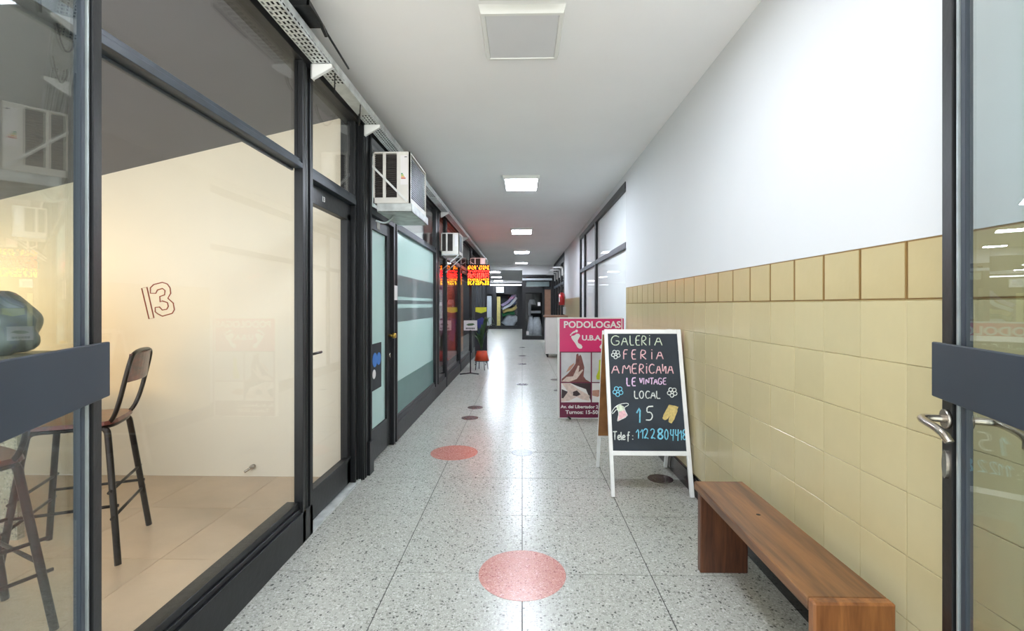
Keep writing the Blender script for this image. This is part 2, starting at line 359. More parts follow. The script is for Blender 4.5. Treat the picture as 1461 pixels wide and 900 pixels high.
o = obj('wainscot_tiles', bm, M['tile'], wb); o['kind'] = 'stuff'
B('back_wall_blind', (XR+.2, XR+.25, WE, 9.8, 0, H), M['white'], wb2)
# dark shopfront right, far
wf = S('window_7', 'dark framed shopfront past the extinguisher on the right', 'window')
for i in range(5):
    B('frame_post', (XR-.01, XR+.07, 13.35+i*1.1, 13.45+i*1.1, 0, 2.7), M['black'], wf)
    if i < 4:
        for z0, z1 in ((.2, 1.95), (2.03, 2.6)):
            B('glass_pane', (XR+.02, XR+.026, 13.45+i*1.1, 14.45+i*1.1, z0, z1), M['glass'], wf)
B('transom', (XR-.005, XR+.06, 13.35, 17.9, 1.95, 2.03), M['slate2'], wf); B('head_rail', (XR-.01, XR+.07, 13.35, 17.9, 2.6, 2.75), M['black'], wf)
B('kick_plate', (XR-.01, XR+.07, 13.35, 17.9, 0, .2), M['black'], wf); B('fascia', (XR, XR+.07, 13.35, 17.9, 2.75, H), M['dark'], wf)
B('back_panel', (XR+.5, XR+.55, 13.35, 17.9, 0, H), M['dark'], wf)
for i in range(4):
    o = BS('air_conditioner_bracket', [(XR-.32, XR-.012, 13.7+i*1.05, 13.74+i*1.05, 2.42, 2.46), (XR-.05, XR-.012, 13.7+i*1.05, 13.74+i*1.05, 2.2, 2.46)], M['plastic'])
    tag(o, ['white metal bracket on the far right shopfront, nearest one', 'white metal bracket on the far right shopfront, second from the camera', 'white metal bracket on the far right shopfront, third from the camera', 'white metal bracket on the far right shopfront, furthest one'][i], 'bracket', 'brackets on the far right shopfront')

# ------------------------------------------------------------------ left shopfronts
ZT0, ZT1 = 2.075, 2.145; ZG = .235; ZH = 2.70
def post(parent, y0, y1, z0, z1, X=XL, dep=.05, name='frame_post'):
    bm = bmesh.new(); w = y1-y0
    box(bm, X-dep, X-.012, y0, y1, z0, z1)
    box(bm, X-.014, X, y0, y0+w*.28, z0, z1); box(bm, X-.014, X, y1-w*.28, y1, z0, z1); box(bm, X-.014, X-.006, y0+w*.42, y0+w*.58, z0, z1)
    return obj(name, bm, M['black'], parent, .0015)
def rail(parent, y0, y1, z0, z1, X=XL, dep=.055, name='transom', m=None):
    bm = bmesh.new(); h = z1-z0
    box(bm, X-dep, X-.01, y0, y1, z0, z1); box(bm, X-.012, X, y0, y1, z0, z0+h*.55); box(bm, X-dep-.012, X-dep+.002, y0, y1, z0-.012, z0+.006)
    return obj(name, bm, m or M['slate2'], parent, .0015)
def pane(parent, y0, y1, z0, z1, X=XL-.028, m=None, name='glass_pane'):
    return B(name, (X-.006, X, y0, y1, z0, z1), m or M['glass'], parent)
w1 = S('window_1', 'large clear shop window on the left beside the number 13 door', 'window')
post(w1, 2.565, 2.69, 0, ZH)
rail(w1, YF0, 2.565, ZT0+.02, ZT1)
bm = bmesh.new()
box(bm, XL-.12, XL, YF0, 2.69, 0, .175); box(bm, XL-.11, XL-.012, YF0, 2.565, .175, .2); box(bm, XL-.09, XL-.022, YF0, 2.565, .2, ZG)
obj('kick_plate', bm, M['black'], w1, .002)
B('head_rail', (XL-.12, XL, YF0, 3.505, ZH, ZH+.07), M['black'], w1, .002)
pane(w1, YF0, 2.565, ZG, ZT0+.02); pane(w1, YF0, 2.565, ZT1, ZH)
B('mullion', (XL-.09, XL-.02, .95, 1.0, ZT1, ZH), M['black'], w1)
d1 = S('door_1', 'black framed glass door numbered 13', 'door')
XD = XL-.053
post(d1, 3.43, 3.505, 0, ZH, XL-.02, .06); rail(d1, 2.69, 3.43, ZT0, ZT1, XL-.01)
B('stile', (XD-.05, XD, 2.69, 2.715, .02, 2.0), M['black'], d1, .002); B('stile', (XD-.04, XD, 3.365, 3.425, .02, 2.0), M['black'], d1, .002)
rl = B('top_rail', (XD-.05, XD, 2.69, 3.425, 1.955, 2.07), M['black'], d1, .002)
kp = BS('kick_plate', [(XD-.05, XD, 2.69, 3.425, .02, .20), (XD-.04, XD+.008, 2.70, 3.42, .19, .215)], M['black'], d1, .002)
pane(d1, 2.715, 3.365, .2, 1.955, XD-.02); pane(d1, 2.69, 3.43, ZT1, ZH, XL-.035)
BS('threshold', [(XL-.12, XL-.0, 2.69, 3.50, -.002, .012)], M['galv'], d1)
T('handle', [(XD, 2.70, 1.045), (XD+.045, 2.70, 1.045), (XD+.045, 2.82, 1.045)], .008, M['tube'], d1)
text('door_number', '13', .045, M['plastic'], rl, (XD+.002, 2.93, 1.995), (R(90), 0, R(90)), ext=.001, bold=.001)
# pillar box
pb = S('trim_1', 'black boxed pillar between the number 13 door and the frosted shop', 'pillar')
for nm, b in (('casing', (XL-.16, XL+.008, 3.505, 3.69, 0, ZH+.07)), ('ridge', (XL+.008, XL+.02, 3.51, 3.53, 0, ZH)), ('ridge', (XL+.008, XL+.02, 3.55, 3.58, 0, ZH)), ('ridge', (XL+.008, XL+.024, 3.66, 3.69, 0, ZH)), ('footing', (XL-.1, XL+.035, 3.60, 3.70, 0, .26))):
    B(nm, b, M['black'], pb, .003)
d2 = S('door_2', 'black framed door with pale green frosted glass and brass knob', 'door')
XD2 = XL-.03
B('stile', (XD2-.05, XD2, 3.70, 3.80, .02, 2.07), M['black'], d2, .002); B('stile', (XD2-.05, XD2, 4.28, 4.40, .02, 2.07), M['black'], d2, .002)
rl = B('top_rail', (XD2-.05, XD2, 3.8, 4.28, 1.97, 2.07), M['black'], d2, .002); B('kick_plate', (XD2-.05, XD2, 3.8, 4.28, .02, .28), M['black'], d2, .002)
B('number_plate', (XD2, XD2+.003, 3.98, 4.06, 1.99, 2.05), M['plastic'], rl)
B('frosted_glass', (XD2-.03, XD2-.02, 3.8, 4.28, .28, 1.97), M['film'], d2)
B('dark_panel', (XD2-.02, XD2-.016, 3.8, 4.16, .60, 1.0), M['dark'], d2)
for yq, zq, rr, mk in ((3.84, .86, .055, 'stickerb'), (3.97, .86, .062, 'stickerb'), (4.08, .86, .055, 'stickerb'), (3.95, .74, .04, 'paper')):
    bm = bmesh.new(); cyl(bm, (XD2-.016, yq, zq), rr, .003, 'x', 20); o = obj('sticker', bm, M[mk], d2); o['label'] = 'round blue sticker' if mk == 'stickerb' else 'small white sticker'
post(d2, 4.40, 4.54, 0, ZH); rail(d2, 3.70, 4.40, ZT0, ZT1)
bm = bmesh.new(); cyl(bm, (XD2, 4.35, 1.045), .012, .04, 'x'); cyl(bm, (XD2+.035, 4.35, 1.045), .028, .03, 'x', r2=.022); obj('knob', bm, M['brass'], d2)
bm = bmesh.new(); cyl(bm, (XD2, 4.35, .86), .02, .012, 'x'); obj('lock', bm, M['chrome'], d2)
B('small_notice', (XL, XL+.003, 4.42, 4.52, 1.38, 1.52), M['paper'], d2)
B('head_rail', (XL-.12, XL, 3.69, 16.0, ZH, ZH+.07), M['black'], d2)
pane(d2, 3.70, 4.40, ZT1, ZH)
w2 = S('window_2', 'frosted pale green shop window with darker film bands', 'window')
post(w2, 6.56, 6.84, 0, ZH); rail(w2, 4.54, 6.56, ZT0, ZT1)
BS('kick_plate', [(XL-.12, XL, 4.54, 6.84, 0, .175), (XL-.1, XL-.012, 4.54, 6.56, .175, .21), (XL-.08, XL-.022, 4.54, 6.56, .21, ZG)], M['black'], w2, .002)
B('frosted_glass', (XL-.05, XL-.04, 4.54, 6.56, ZG, ZT0), M['film'], w2)
for z0, z1, mk in ((1.42, 1.64, 'film2'), (1.16, 1.30, 'film2'), (1.345, 1.385, 'film2'), (ZG, .56, 'film3')):
    o = B('film_band', (XL-.04, XL-.038, 4.54, 6.56, z0, z1), M[mk], w2)
pane(w2, 4.54, 6.56, ZT1, ZH)
s2 = thing('shop_panel_light', 'lamp inside the frosted shop seen only as a glow', 'lamp', (-2.4, 5.2, 2.62))
B('housing', (-.3, .3, -.5, .5, 0, .05), M['plastic'], s2); B('diffuser', (-.28, .28, -.48, .48, -.01, -.001), emis('shop lamp', '#f6fbff', 44), s2)
sw_ = BS('wall_inner', [(-3.5, -3.45, 3.80, 6.48, 0, ZH), (-3.45, XL-.17, 6.45, 6.49, 0, ZH), (-3.45, XL-.17, 3.72, 3.76, 0, ZH), (-3.45, XL-.13, 3.72, 6.49, 2.675, 2.70)], M['white']); tag(sw_, 'white inner walls of the frosted shop', 'wall', kind='structure')
# shops 3..: windows with displays
ylist = [(6.84, 7.45, 'door_3', 'narrow dark framed glass door past the frosted shop', 'purple'), (7.57, 9.15, 'window_3', 'shop window with pink display below the second air conditioner', 'pinkdisp'),
         (9.3, 11.2, 'window_4', 'shop window with red and orange display beside the lit sign', 'reddisp'), (11.35, 15.9, 'window_5', 'dark panelled shopfront at the far end of the left wall', 'dark')]
for a, b, nm, lb, dm in ylist:
    s = S(nm, lb, nm.split('_')[0])
    post(s, b, b+(.12 if b < 11 else .15) if b < 15 else b+.1, 0, ZH)
    rail(s, a, b, ZT0, ZT1)
    BS('kick_plate', [(XL-.12, XL, a, b, 0, .175), (XL-.1, XL-.02, a, b, .175, ZG)], M['black'], s, .002)
    if b < 15: pane(s, a, b, ZG, ZT0); pane(s, a, b, ZT1, ZH)
    B('display_panel', (XL-.3, XL-.28, a, b, .2, 2.0), M[dm], s)
    if nm == 'window_4':
        B('orange_panel', (XL-.2, XL-.19, 10.4, 11.1, .25, 2.0), M['orangedisp'], s)
    if nm == 'window_3':
        B('poster', (XL-.2, XL-.19, 7.8, 8.2, 1.1, 1.6), M['paper'], s); B('poster', (XL-.2, XL-.19, 8.4, 9.0, .3, .9), M['redp'], s)
    if nm == 'door_3':
        for z0 in (.7, 1.05, 1.35, 1.7): B('notice', (XL-.048, XL-.045, 6.98, 7.15, z0, z0+.14), M['lgrey'], s)
    if nm == 'window_5':
        for i in range(8): B('cladding_panel', (XL-.06, XL-.02, a+i*.57+.02, a+i*.57+.5, ZG, ZT0), M['dark' if i % 2 else 'slate2'], s)
# wall band above the head rails, and party walls
lt = B('wall_left', (XL-.14, XL-.02, YF0, 16.0, ZH+.07, H), M['dark']); tag(lt, 'dark strip of left wall above the shopfronts under the ceiling', 'wall', kind='structure')
lb2 = BS('wall_left', [(-3.6, -3.5, 3.75, 16, 0, H), (-3.5, XL-.16, 6.5, 6.55, 0, ZH), (-3.5, XL-.1, 15.9, 16.0, 0, H)], M['dark']); tag(lb2, 'dark back walls inside the left shops', 'wall', kind='structure')

# ------------------------------------------------------------------ the clear-windowed shop on the left
YB = 3.572
bx = [on_y(px, py, YB) for px, py in ((425, 183), (147, 248), (0, 285))]
slope = (bx[0][1]-bx[2][1])/(bx[0][0]-bx[2][0])
def zb(x): return bx[0][1]+(x-bx[0][0])*slope
bm = bmesh.new(); xa, xb = -5.2, XL-.12
prism(bm, [(xa, YB, 0), (xb, YB, 0), (xb, YB, zb(xb)), (xa, YB, zb(xa))], (0, .1, 0))
wc = obj('wall_back', bm, M['cream']); tag(wc, 'cream shop wall with an outlined number 13', 'wall', kind='structure')
bm = bmesh.new(); prism(bm, [(xa, YB+.0, zb(xa)), (xb, YB+.0, zb(xb)), (xb, YB+.0, H), (xa, YB+.0, H)], (0, .1, 0))
obj('grey_paint', bm, M['dgrey'], wc)
def stroke(bm, pts, r, closed): tube(bm, pts, r, 6, closed)
one = [(650, 582), (674, 577), (706, 718), (684, 723)]
three = [(690, 605), (690, 580), (705, 565), (745, 555), (768, 563), (780, 580), (783, 605), (770, 628), (795, 650), (800, 680), (790, 697), (745, 710), (725, 700), (712, 690), (712, 670), (732, 668), (745, 682), (765, 678), (772, 665), (768, 648), (745, 640), (735, 645), (733, 620), (755, 612), (757, 592), (745, 583), (722, 590), (715, 605)]
for pts in (one, three):
    bm = bmesh.new(); q = []
    for X, Y in pts:
        x, z = on_y(X/3.213, 230+Y/3.213, YB); q.append((x, YB-.001, z))
    stroke(bm, q, .0045, True); obj('painted_digit', bm, M['rbrown'], wc)
bm = bmesh.new(); prism(bm, [(xa, YF0, zb(xa)), (xb, YF0, zb(xb)), (xb, YF0, zb(xb)+.04), (xa, YF0, zb(xa)+.04)], (0, YB-YF0, 0)); so = obj('ceiling', bm, M['dgrey']); tag(so, 'dark grey sloping ceiling of the left shop', 'ceiling', kind='structure')
wl = B('wall_left', (xa-.1, xa, YF0, YB, 0, H), M['cream']); tag(wl, 'cream side wall deep inside the left shop', 'wall', kind='structure')
sf = B('floor', (xa, XL-.12, YF0, YB, -.05, -.004), M['groutd']); tag(sf, 'beige ceramic tiled floor of the left shop', 'floor', kind='structure')
y = 2.40-.6*3; tmesh = {}
ysh = [YF0, .60, 1.20, 1.80, 2.40, 3.01, YB]
xsh = [-5.2, -4.74, -4.18, -3.62, -3.04, -2.47, -1.90, XL-.12]
for a, b in zip(ysh, ysh[1:]):
    for x0, x1 in zip(xsh, xsh[1:]):
        key = (round(b-a, 3), round(x1-x0, 3))
        if key not in tmesh:
            o = B('ceramic_tile', (.0015, x1-x0-.0015, .0015, b-a-.0015, -.02, 0), M['beige'], sf); tmesh[key] = o.data
        else:
            o = bpy.data.objects.new('ceramic_tile', tmesh[key]); col.objects.link(o); o.parent = sf
        o.location = (x0, a, 0)
bm = bmesh.new(); cyl(bm, (0, 0, 0), .018, -.03, 'y'); tube(bm, arc([(0, -.03, 0), (0, -.06, 0), (-.03, -.07, -.02)]), .009)
x, z = on_y(362, 665, YB); o = obj('wall_spout', bm, M['chrome']); o.location = (x, YB-.0005, z); tag(o, 'small chrome spout low on the cream wall', 'tap')
# warm lamp outside the frame
wt = thing('wall_lamp', 'warm lamp inside the shop out on its left side', 'lamp', (-4.5, 2.4, 1.78))
bm = bmesh.new(); cyl(bm, (0, 0, -.1), .07, .12, 'z', 20, .04); obj('shade', bm, M['black'], wt)
ld = bpy.data.lights.new('warm light', 'SPOT'); ld.energy = 100; ld.color = (1, .66, .30); ld.shadow_soft_size = .12; ld.spot_size = R(150); ld.spot_blend = 1
lo = bpy.data.objects.new('bulb', ld); col.objects.link(lo); lo.parent = wt; lo.location = (0, 0, -.12); lo.rotation_euler = (R(50), 0, R(-25))
# shop ceiling lamp (cool)
ld = bpy.data.lights.new('shop light', 'AREA'); ld.energy = 4; ld.color = (1, .93, .82); ld.size = .5
st = thing('shop_panel_light', 'ceiling lamp inside the left shop behind the entrance leaf', 'lamp', (-2.9, 1.15, zb(-3.15)-.002))
B('housing', (-.25, .25, -.25, .25, -.03, 0), M['plastic'], st)
lo = bpy.data.objects.new('bulb', ld); col.objects.link(lo); lo.parent = st; lo.location = (0, 0, -.04)

# stools
def stool(loc, rz, label, pad=True):
    t = thing('bar_stool', label, 'stool', (loc[0], loc[1], 0), rz, 'bar stools in the left shop')
    h = .70
    for sx in (-1, 1):
        for sy in (-1, 1):
            T('leg', arc([(sx*.10, sy*.14, h), (sx*.155, sy*.15, h-.005), (sx*.165, sy*.155, h-.06), (sx*.23, sy*.235, .012)], 2), .0155, M['tube'], t)
    for s in (-1, 1):
        T('foot_bar', [(-.20, s*.195, .30), (.22, s*.195, .30)], .008, M['tube'], t)
        T('foot_bar', [(s*.19, -.23, .38), (s*.19, .23, .38)], .008, M['tube'], t)
        T('foot_bar', [(s*.205, -.24, .25), (s*.205, .24, .25)], .008, M['tube'], t)
    bm = bmesh.new(); n = 28; A = []; Bv = []
    for k in range(n):
        a = 2*math.pi*k/n; c, s = math.cos(a), math.sin(a); ex = .45
        x = .19*math.copysign(abs(c)**ex, c); y = .19*math.copysign(abs(s)**ex, s)
        A.append(bm.verts.new((x, y, h+.012))); Bv.append(bm.verts.new((x*.97, y*.97, h+.032)))
    for k in range(n): bm.faces.new((A[k], A[(k+1) % n], Bv[(k+1) % n], Bv[k]))
    bm.faces.new(A[::-1]); bm.faces.new(Bv); obj('seat', bm, M['swood'], t)
    T('seat_ring', [(.175*math.copysign(abs(math.cos(a))**.5, math.cos(a)), .175*math.copysign(abs(math.sin(a))**.5, math.sin(a)), h) for a in [2*math.pi*k/28+.01 for k in range(28)]], .010, M['tube'], t, 6, True)
    pts = arc([(.12, -.10, h), (.19, -.155, h+.03), (.255, -.165, h+.33), (.265, -.13, h+.385), (.265, .13, h+.385), (.255, .165, h+.33), (.19, .155, h+.03), (.12, .10, h)], 3)
    T('back_frame', pts, .0115, M['tube'], t)
    bm = bmesh.new()
    for i in range(7):
        pass
    cols = []
    for i in range(9):
        v = -.155+.31*i/8; bow = .02*math.cos(math.pi*i/8-math.pi/2)
        cols.append([bm.verts.new((.232+bow, v, h+.225)), bm.verts.new((.252+bow, v, h+.375)), bm.verts.new((.264+bow, v, h+.375)), bm.verts.new((.244+bow, v, h+.225))])
    for a, b in zip(cols, cols[1:]):
        for k in range(4): bm.faces.new((a[k], a[(k+1) % 4], b[(k+1) % 4], b[k]))
    bm.faces.new(cols[0]); bm.faces.new(cols[-1]); obj('backrest', bm, M['swood'], t)
    return t
stool((-2.36, 2.44), R(24), 'dark tubular bar stool whose wooden backrest shows right of the entrance leaf')
stool((-2.21, 1.73), R(-24), 'dark tubular bar stool nearest the camera, seen through the left entrance leaf')
# counter and bag
ct = thing('counter_table', 'stone speckled counter partly cut by the left picture edge', 'table', (-3.1, 2.8, 0))
B('leg_panel', (-.45, .24, -.23, -.19, 0, .98), M['stone'], ct); B('leg_panel', (-1.2, -1.14, -.23, .3, 0, .98), M['stone'], ct)
B('counter_top', (-1.2, .24, -.24, .32, .98, 1.02), M['stone'], ct, .004)
bm = bmesh.new()
bmesh.ops.create_icosphere(bm, subdivisions=4, radius=1)
for v in bm.verts:
    p = v.co; n_ = .07*math.sin(5*p.x+3*p.z)+.05*math.sin(9*p.y+4*p.z)+.04*math.sin(13*p.x*p.z)
    z = p.z; v.co = Vector((p.x*(.27+.02*z), p.y*.2, z*.22))*(1+n_)
    if v.co.z < -.19: v.co.z = -.19
for f in bm.faces: f.smooth = True
o = obj('bundled_jacket', bm, M['jacket']); o.location = (-3.36, 2.86, 1.21); tag(o, 'grey bundled jacket lying on the counter at the left picture edge', 'jacket')

# ------------------------------------------------------------------ entrance leaves
def lever(bm, x, y0, s, z):
    tube(bm, arc([(x, y0, z), (x, y0+s*.05, z), (x+.02, y0+s*.062, z), (x+.12, y0+s*.058, z-.006), (x+.135, y0+s*.05, z-.028)], 2), .0095, 10)
def leaf(name, label, P1, phi, side):
    rz = math.atan2(-math.cos(phi), -math.sin(phi) if side > 0 else math.sin(phi))
    t = S(name, label, 'door', (P1[0], P1[1], 0)); t.rotation_euler = (0, 0, rz)
    k = -1 if side > 0 else 1               # which local y faces the corridor
    th = .017; o_ = -k*.03                     # leaf plane sits behind the push panel
    of = -.018 if side > 0 else -.032
    def bx_(n, x0, x1, z0, z1, m, t0=-th, t1=th, bev=.002):
        if x1 < .13: x0 += of; x1 += of
        if abs(x0-.118) < 1e-6: x0 = .098+of
        return B(n, (x0, x1, o_+t0, o_+t1, z0, z1), m, t, bev)
    bx_('free_stile', .008, .060, .01, 2.17, M['black'])
    bx_('stile_groove', .060, .068, .01, 2.17, M['base'], -th*.5, th*.5, 0)
    bx_('weather_strip', .068, .078, .01, 2.17, M['alu'], -th*.75, th*.75)
    bx_('glazing_bead', .078, .100, .01, 2.17, M['slate'], -th*.45, th*.45)
    bx_('hinge_stile', .72, .8, .01, 2.17, M['black']); bx_('top_rail', .118, .72, 2.095, 2.17, M['black']); bx_('bottom_rail', .118, .72, .01, .28, M['black'])
    bx_('glass_pane', .118, .72, .28, 2.095, M['glassd'], -.003, .003, 0)
    B('push_panel', (0, .8, min(k*.0, k*.012), max(k*.0, k*.012), 1.098, 1.238), M['slate'], t, .002)
    for xx in (.05, .75): B('panel_spacer', (xx-.02, xx+.02, min(o_+k*th, 0), max(o_+k*th, 0), 1.12, 1.21), M['black'], t)
    if side > 0:
        for s in (k, -k):
            y_ = o_+s*th
            bm = bmesh.new(); cyl(bm, (.022, y_, 1.045), .024, s*.009, 'y', 20); ro = obj('rosette', bm, M['chrome'], t)
            bm = bmesh.new(); lever(bm, .022, y_, s, 1.045); obj('lever_handle', bm, M['chrome'], t)
            bm = bmesh.new()
            vs = [(.022+.013*math.cos(a), y_, .93+.036*math.sin(a)) for a in [2*math.pi*i/20 for i in range(20)]]
            prism(bm, vs, (0, s*.008, 0)); obj('keyhole_cover', bm, M['chrome'], t)
    return t
leaf('door_4', 'right glazed entrance leaf with nickel lever handles and slate push panel', (1.0715, 1.2234), R(20.5), 1)
leaf('door_5', 'left glazed entrance leaf with slate push panel, standing open before the shop window', (-1.078, 1.176), R(24), -1)
fr = S('door_frame', 'black entrance frame around the opening', 'door frame')
for nm, b in (('jamb', (-.86, -.80, YF0-.06, YF0, 0, 2.2)), ('jamb', (.80, .86, YF0-.06, YF0, 0, 2.2)), ('lintel', (-1.35, 1.35, YF0-.06, YF0, 2.2, 2.27)), ('jamb', (-1.36, -1.26, YF0-.06, YF0, 0, H)), ('jamb', (1.25, 1.4, YF0-.06, YF0, 0, H)), ('head_rail', (-5.3, 1.4, YF0-.06, YF0, H-.08, H+.12)), ('shop_sill', (-5.3, -1.36, YF0-.06, YF0, 0, .2)), ('jamb', (-3.3, -3.2, YF0-.06, YF0, .2, H-.08)), ('jamb', (-5.3, -5.2, YF0-.06, YF0, .2, H-.08))):
    B(nm, b, M['black'], fr)

# ------------------------------------------------------------------ ceiling lights
_lm = {}
def lit_mat(k):
    if k not in _lm: _lm[k] = emis('lit diffuser', '#e9f1ff', PANEL_S*k)
    return _lm[k]
def panel(x, zc, w, d, lit, label, hz=H, grp='flat ceiling panel lights'):
    t = thing('ceiling_panel_light', label, 'light', (x, yz(zc, x), hz-.0005), 0, grp)
    bm = bmesh.new(); hh = .042; a, b, c, e = w/2, d/2, w/2-.03, d/2-.03
    def ring(x, y, z): return [bm.verts.new(v) for v in ((-x, -y, z), (x, -y, z), (x, y, z), (-x, y, z))]
    r = [ring(a, b, 0), ring(a-.012, b-.012, -hh), ring(c, e, -hh), ring(c-.004, e-.004, -hh+.008)]
    for p, q in zip(r, r[1:]):
        for k in range(4): bm.faces.new((p[k], p[(k+1) % 4], q[(k+1) % 4], q[k]))
    bm.faces.new(r[0]); bm.faces.new(r[-1])
    obj('frame', bm, M['plastic'], t)
    B('diffuser', (-c+.004, c-.004, -e+.004, e-.004, -hh+.004, -hh+.0075), lit_mat(lit) if lit else M['unlit'], t)
panel(0, 2.06, .45, .48, 1, 'lit square ceiling panel at the very top edge, nearest of all')
panel(0, 2.62, .45, .48, 0, 'unlit square ceiling panel with pale grey face near the top edge')
panel(-.01, 5.82, .45, .62, 1, 'lit ceiling panel, largest bright one in the corridor')
panel(-.01, 9.6, .46, .6, 1.0, 'lit ceiling panel, second bright one down the corridor')
panel(-.01, 13.3, .47, .6, 1.0, 'lit ceiling panel, third bright one down the corridor')
panel(-.02, 16.75, .48, .5, 1.0, 'lit ceiling panel, fourth bright one before the far door')
panel(-1.09, 18.2, .5, .6, 1.2, 'lit ceiling panel of the far hall, nearest of its three', BH)
panel(-1.2, 21.6, .5, .6, 1.2, 'lit ceiling panel of the far hall, middle of its three', BH)
panel(-1.28, 24.8, .5, .6, 1.2, 'lit ceiling panel of the far hall, furthest of its three', BH)

# ------------------------------------------------------------------ cable tray, brackets, hood
def slotted(bm, o, u, v, nu, nv, pu, pv, su, sv, skip):
    o, u, v = Vector(o), Vector(u), Vector(v)
    for i in range(nu):
        for j_ in range(nv):
            p = o+u*(i*pu)+v*(j_*pv)
            if skip(i):
                vs = [bm.verts.new(q) for q in (p, p+u*pu, p+u*pu+v*pv, p+v*pv)]; bm.faces.new(vs); continue
            sh = (.25 if j_ % 2 else -.1)*pu
            a0, a1 = (pu-su)/2+sh*.4, (pu+su)/2+sh*.4; b0, b1 = (pv-sv)/2, (pv+sv)/2
            O = [bm.verts.new(q) for q in (p, p+u*pu, p+u*pu+v*pv, p+v*pv)]
            I = [bm.verts.new(p+u*a+v*b) for a, b in ((a0, b0), (a1, b0), (a1, b1), (a0, b1))]
            for k in range(4): bm.faces.new((O[k], O[(k+1) % 4], I[(k+1) % 4], I[k]))
tr = thing('cable_tray', 'perforated galvanised cable tray along the top of the left shopfronts', 'cable tray', (0, 0, 0))
ZT = 2.705; x0t, x1t = -1.19, -1.10
bm = bmesh.new(); pu = .036; nu = int((15-YF0)/pu)
slotted(bm, (x0t, YF0+.03, ZT), (0, 1, 0), (1, 0, 0), nu, 4, pu, (x1t-x0t)/4, .022, .011, lambda i: 66 < i < 80 or 150 < i < 164)
obj('perforated_base', bm, M['galv'], tr)
bm = bmesh.new(); slotted(bm, (x1t, YF0+.03, ZT), (0, 1, 0), (0, 0, 1), nu, 1, pu, .03, .022, .009, lambda i: 66 < i < 80 or 150 < i < 164)
box(bm, x1t-.001, x1t+.001, YF0+.03, YF0+.03+nu*pu, ZT+.03, ZT+.06); box(bm, x1t-.012, x1t, YF0+.03, YF0+.03+nu*pu, ZT+.059, ZT+.061)
obj('side_lip', bm, M['galv'], tr)
B('back_lip', (x0t-.001, x0t+.001, YF0+.03, YF0+.03+nu*pu, ZT, ZT+.06), M['galv'], tr)
for i in range(5):
    T('cable', [(x0t+.014+i*.015, YF0+.05, ZT+.012), (x0t+.014+i*.015, 5, ZT+.012), (x0t+.014+i*.015, 14.9, ZT+.013)], .006, M['cable'], tr, 6)
labs = ['white triangular tray bracket on the post of the large clear window', 'white triangular tray bracket on the pillar before the first air conditioner', 'white triangular tray bracket above the second air conditioner', 'white triangular tray bracket beside the lit sign, furthest one']
for zc, lb in zip((2.64, 3.53, 6.85, 9.4), labs):
    y = yz(zc, -1.2); bm = bmesh.new()
    prism(bm, [(XL+.022, y, ZT-.002), (x1t+.02, y, ZT-.002), (x1t+.02, y, ZT-.02), (XL+.022, y, ZT-.085)], (0, .004, 0))
    box(bm, XL+.022, x1t+.02, y, y+.035, ZT-.004, ZT-.0015); box(bm, XL+.0245, XL+.028, y, y+.035, ZT-.085, ZT-.003)
    prism(bm, [(XL+.03, y+.002, ZT-.085), (x1t+.02, y+.002, ZT-.022), (x1t+.02, y+.03, ZT-.018), (XL+.03, y+.03, ZT-.08)], (0, 0, .003))
    o = obj('tray_bracket', bm, M['plastic']); tag(o, lb, 'bracket', 'brackets under the cable tray')
hd = thing('black_hood', 'black angular hood with thin rod beyond the cable tray at the top', 'fixture', (0, 0, 0))
bm = bmesh.new()
za = 2.775
box(bm, -1.17, -1.02, 2.20, 2.215, za-.008, za+.012)
prism(bm, [(-1.17, 2.20, za+.012), (-1.02, 2.20, za+.012), (-1.035, 2.42, za+.012), (-1.17, 2.42, za+.012)], (0, 0, .006))
prism(bm, [(-1.03, 2.20, za+.018), (-1.03, 2.20, za-.008), (-1.03, 2.34, za-.012), (-1.045, 2.44, za-.024), (-1.045, 2.44, za+.006)], (.014, 0, 0))
obj('hood_plate', bm, M['black'], hd)
T('rod', [(-1.03, 2.40, za-.006), (-1.05, 2.79, za-.012)], .006, M['black'], hd)
T('hanger', [(-1.09, 2.3, za+.015), (-1.09, 2.3, H)], .006, M['black'], hd)
for i, (y, dz) in enumerate(((2.72, .0), (3.15, -.02))):
    o = T('loose_cable', arc([(-1.105, y, ZT-.004), (-1.115, y+.02, ZT-.07), (-1.14, y+.08, ZT-.11+dz), (-1.17, y+.14, ZT-.05), (-1.17, y+.16, ZT-.002)], 3), .004, M['cable'])
    tag(o, ['thin black cable looping below the tray at the first bracket', 'thin black cable looping below the tray before the pillar'][i], 'cable', 'loose cables under the tray')

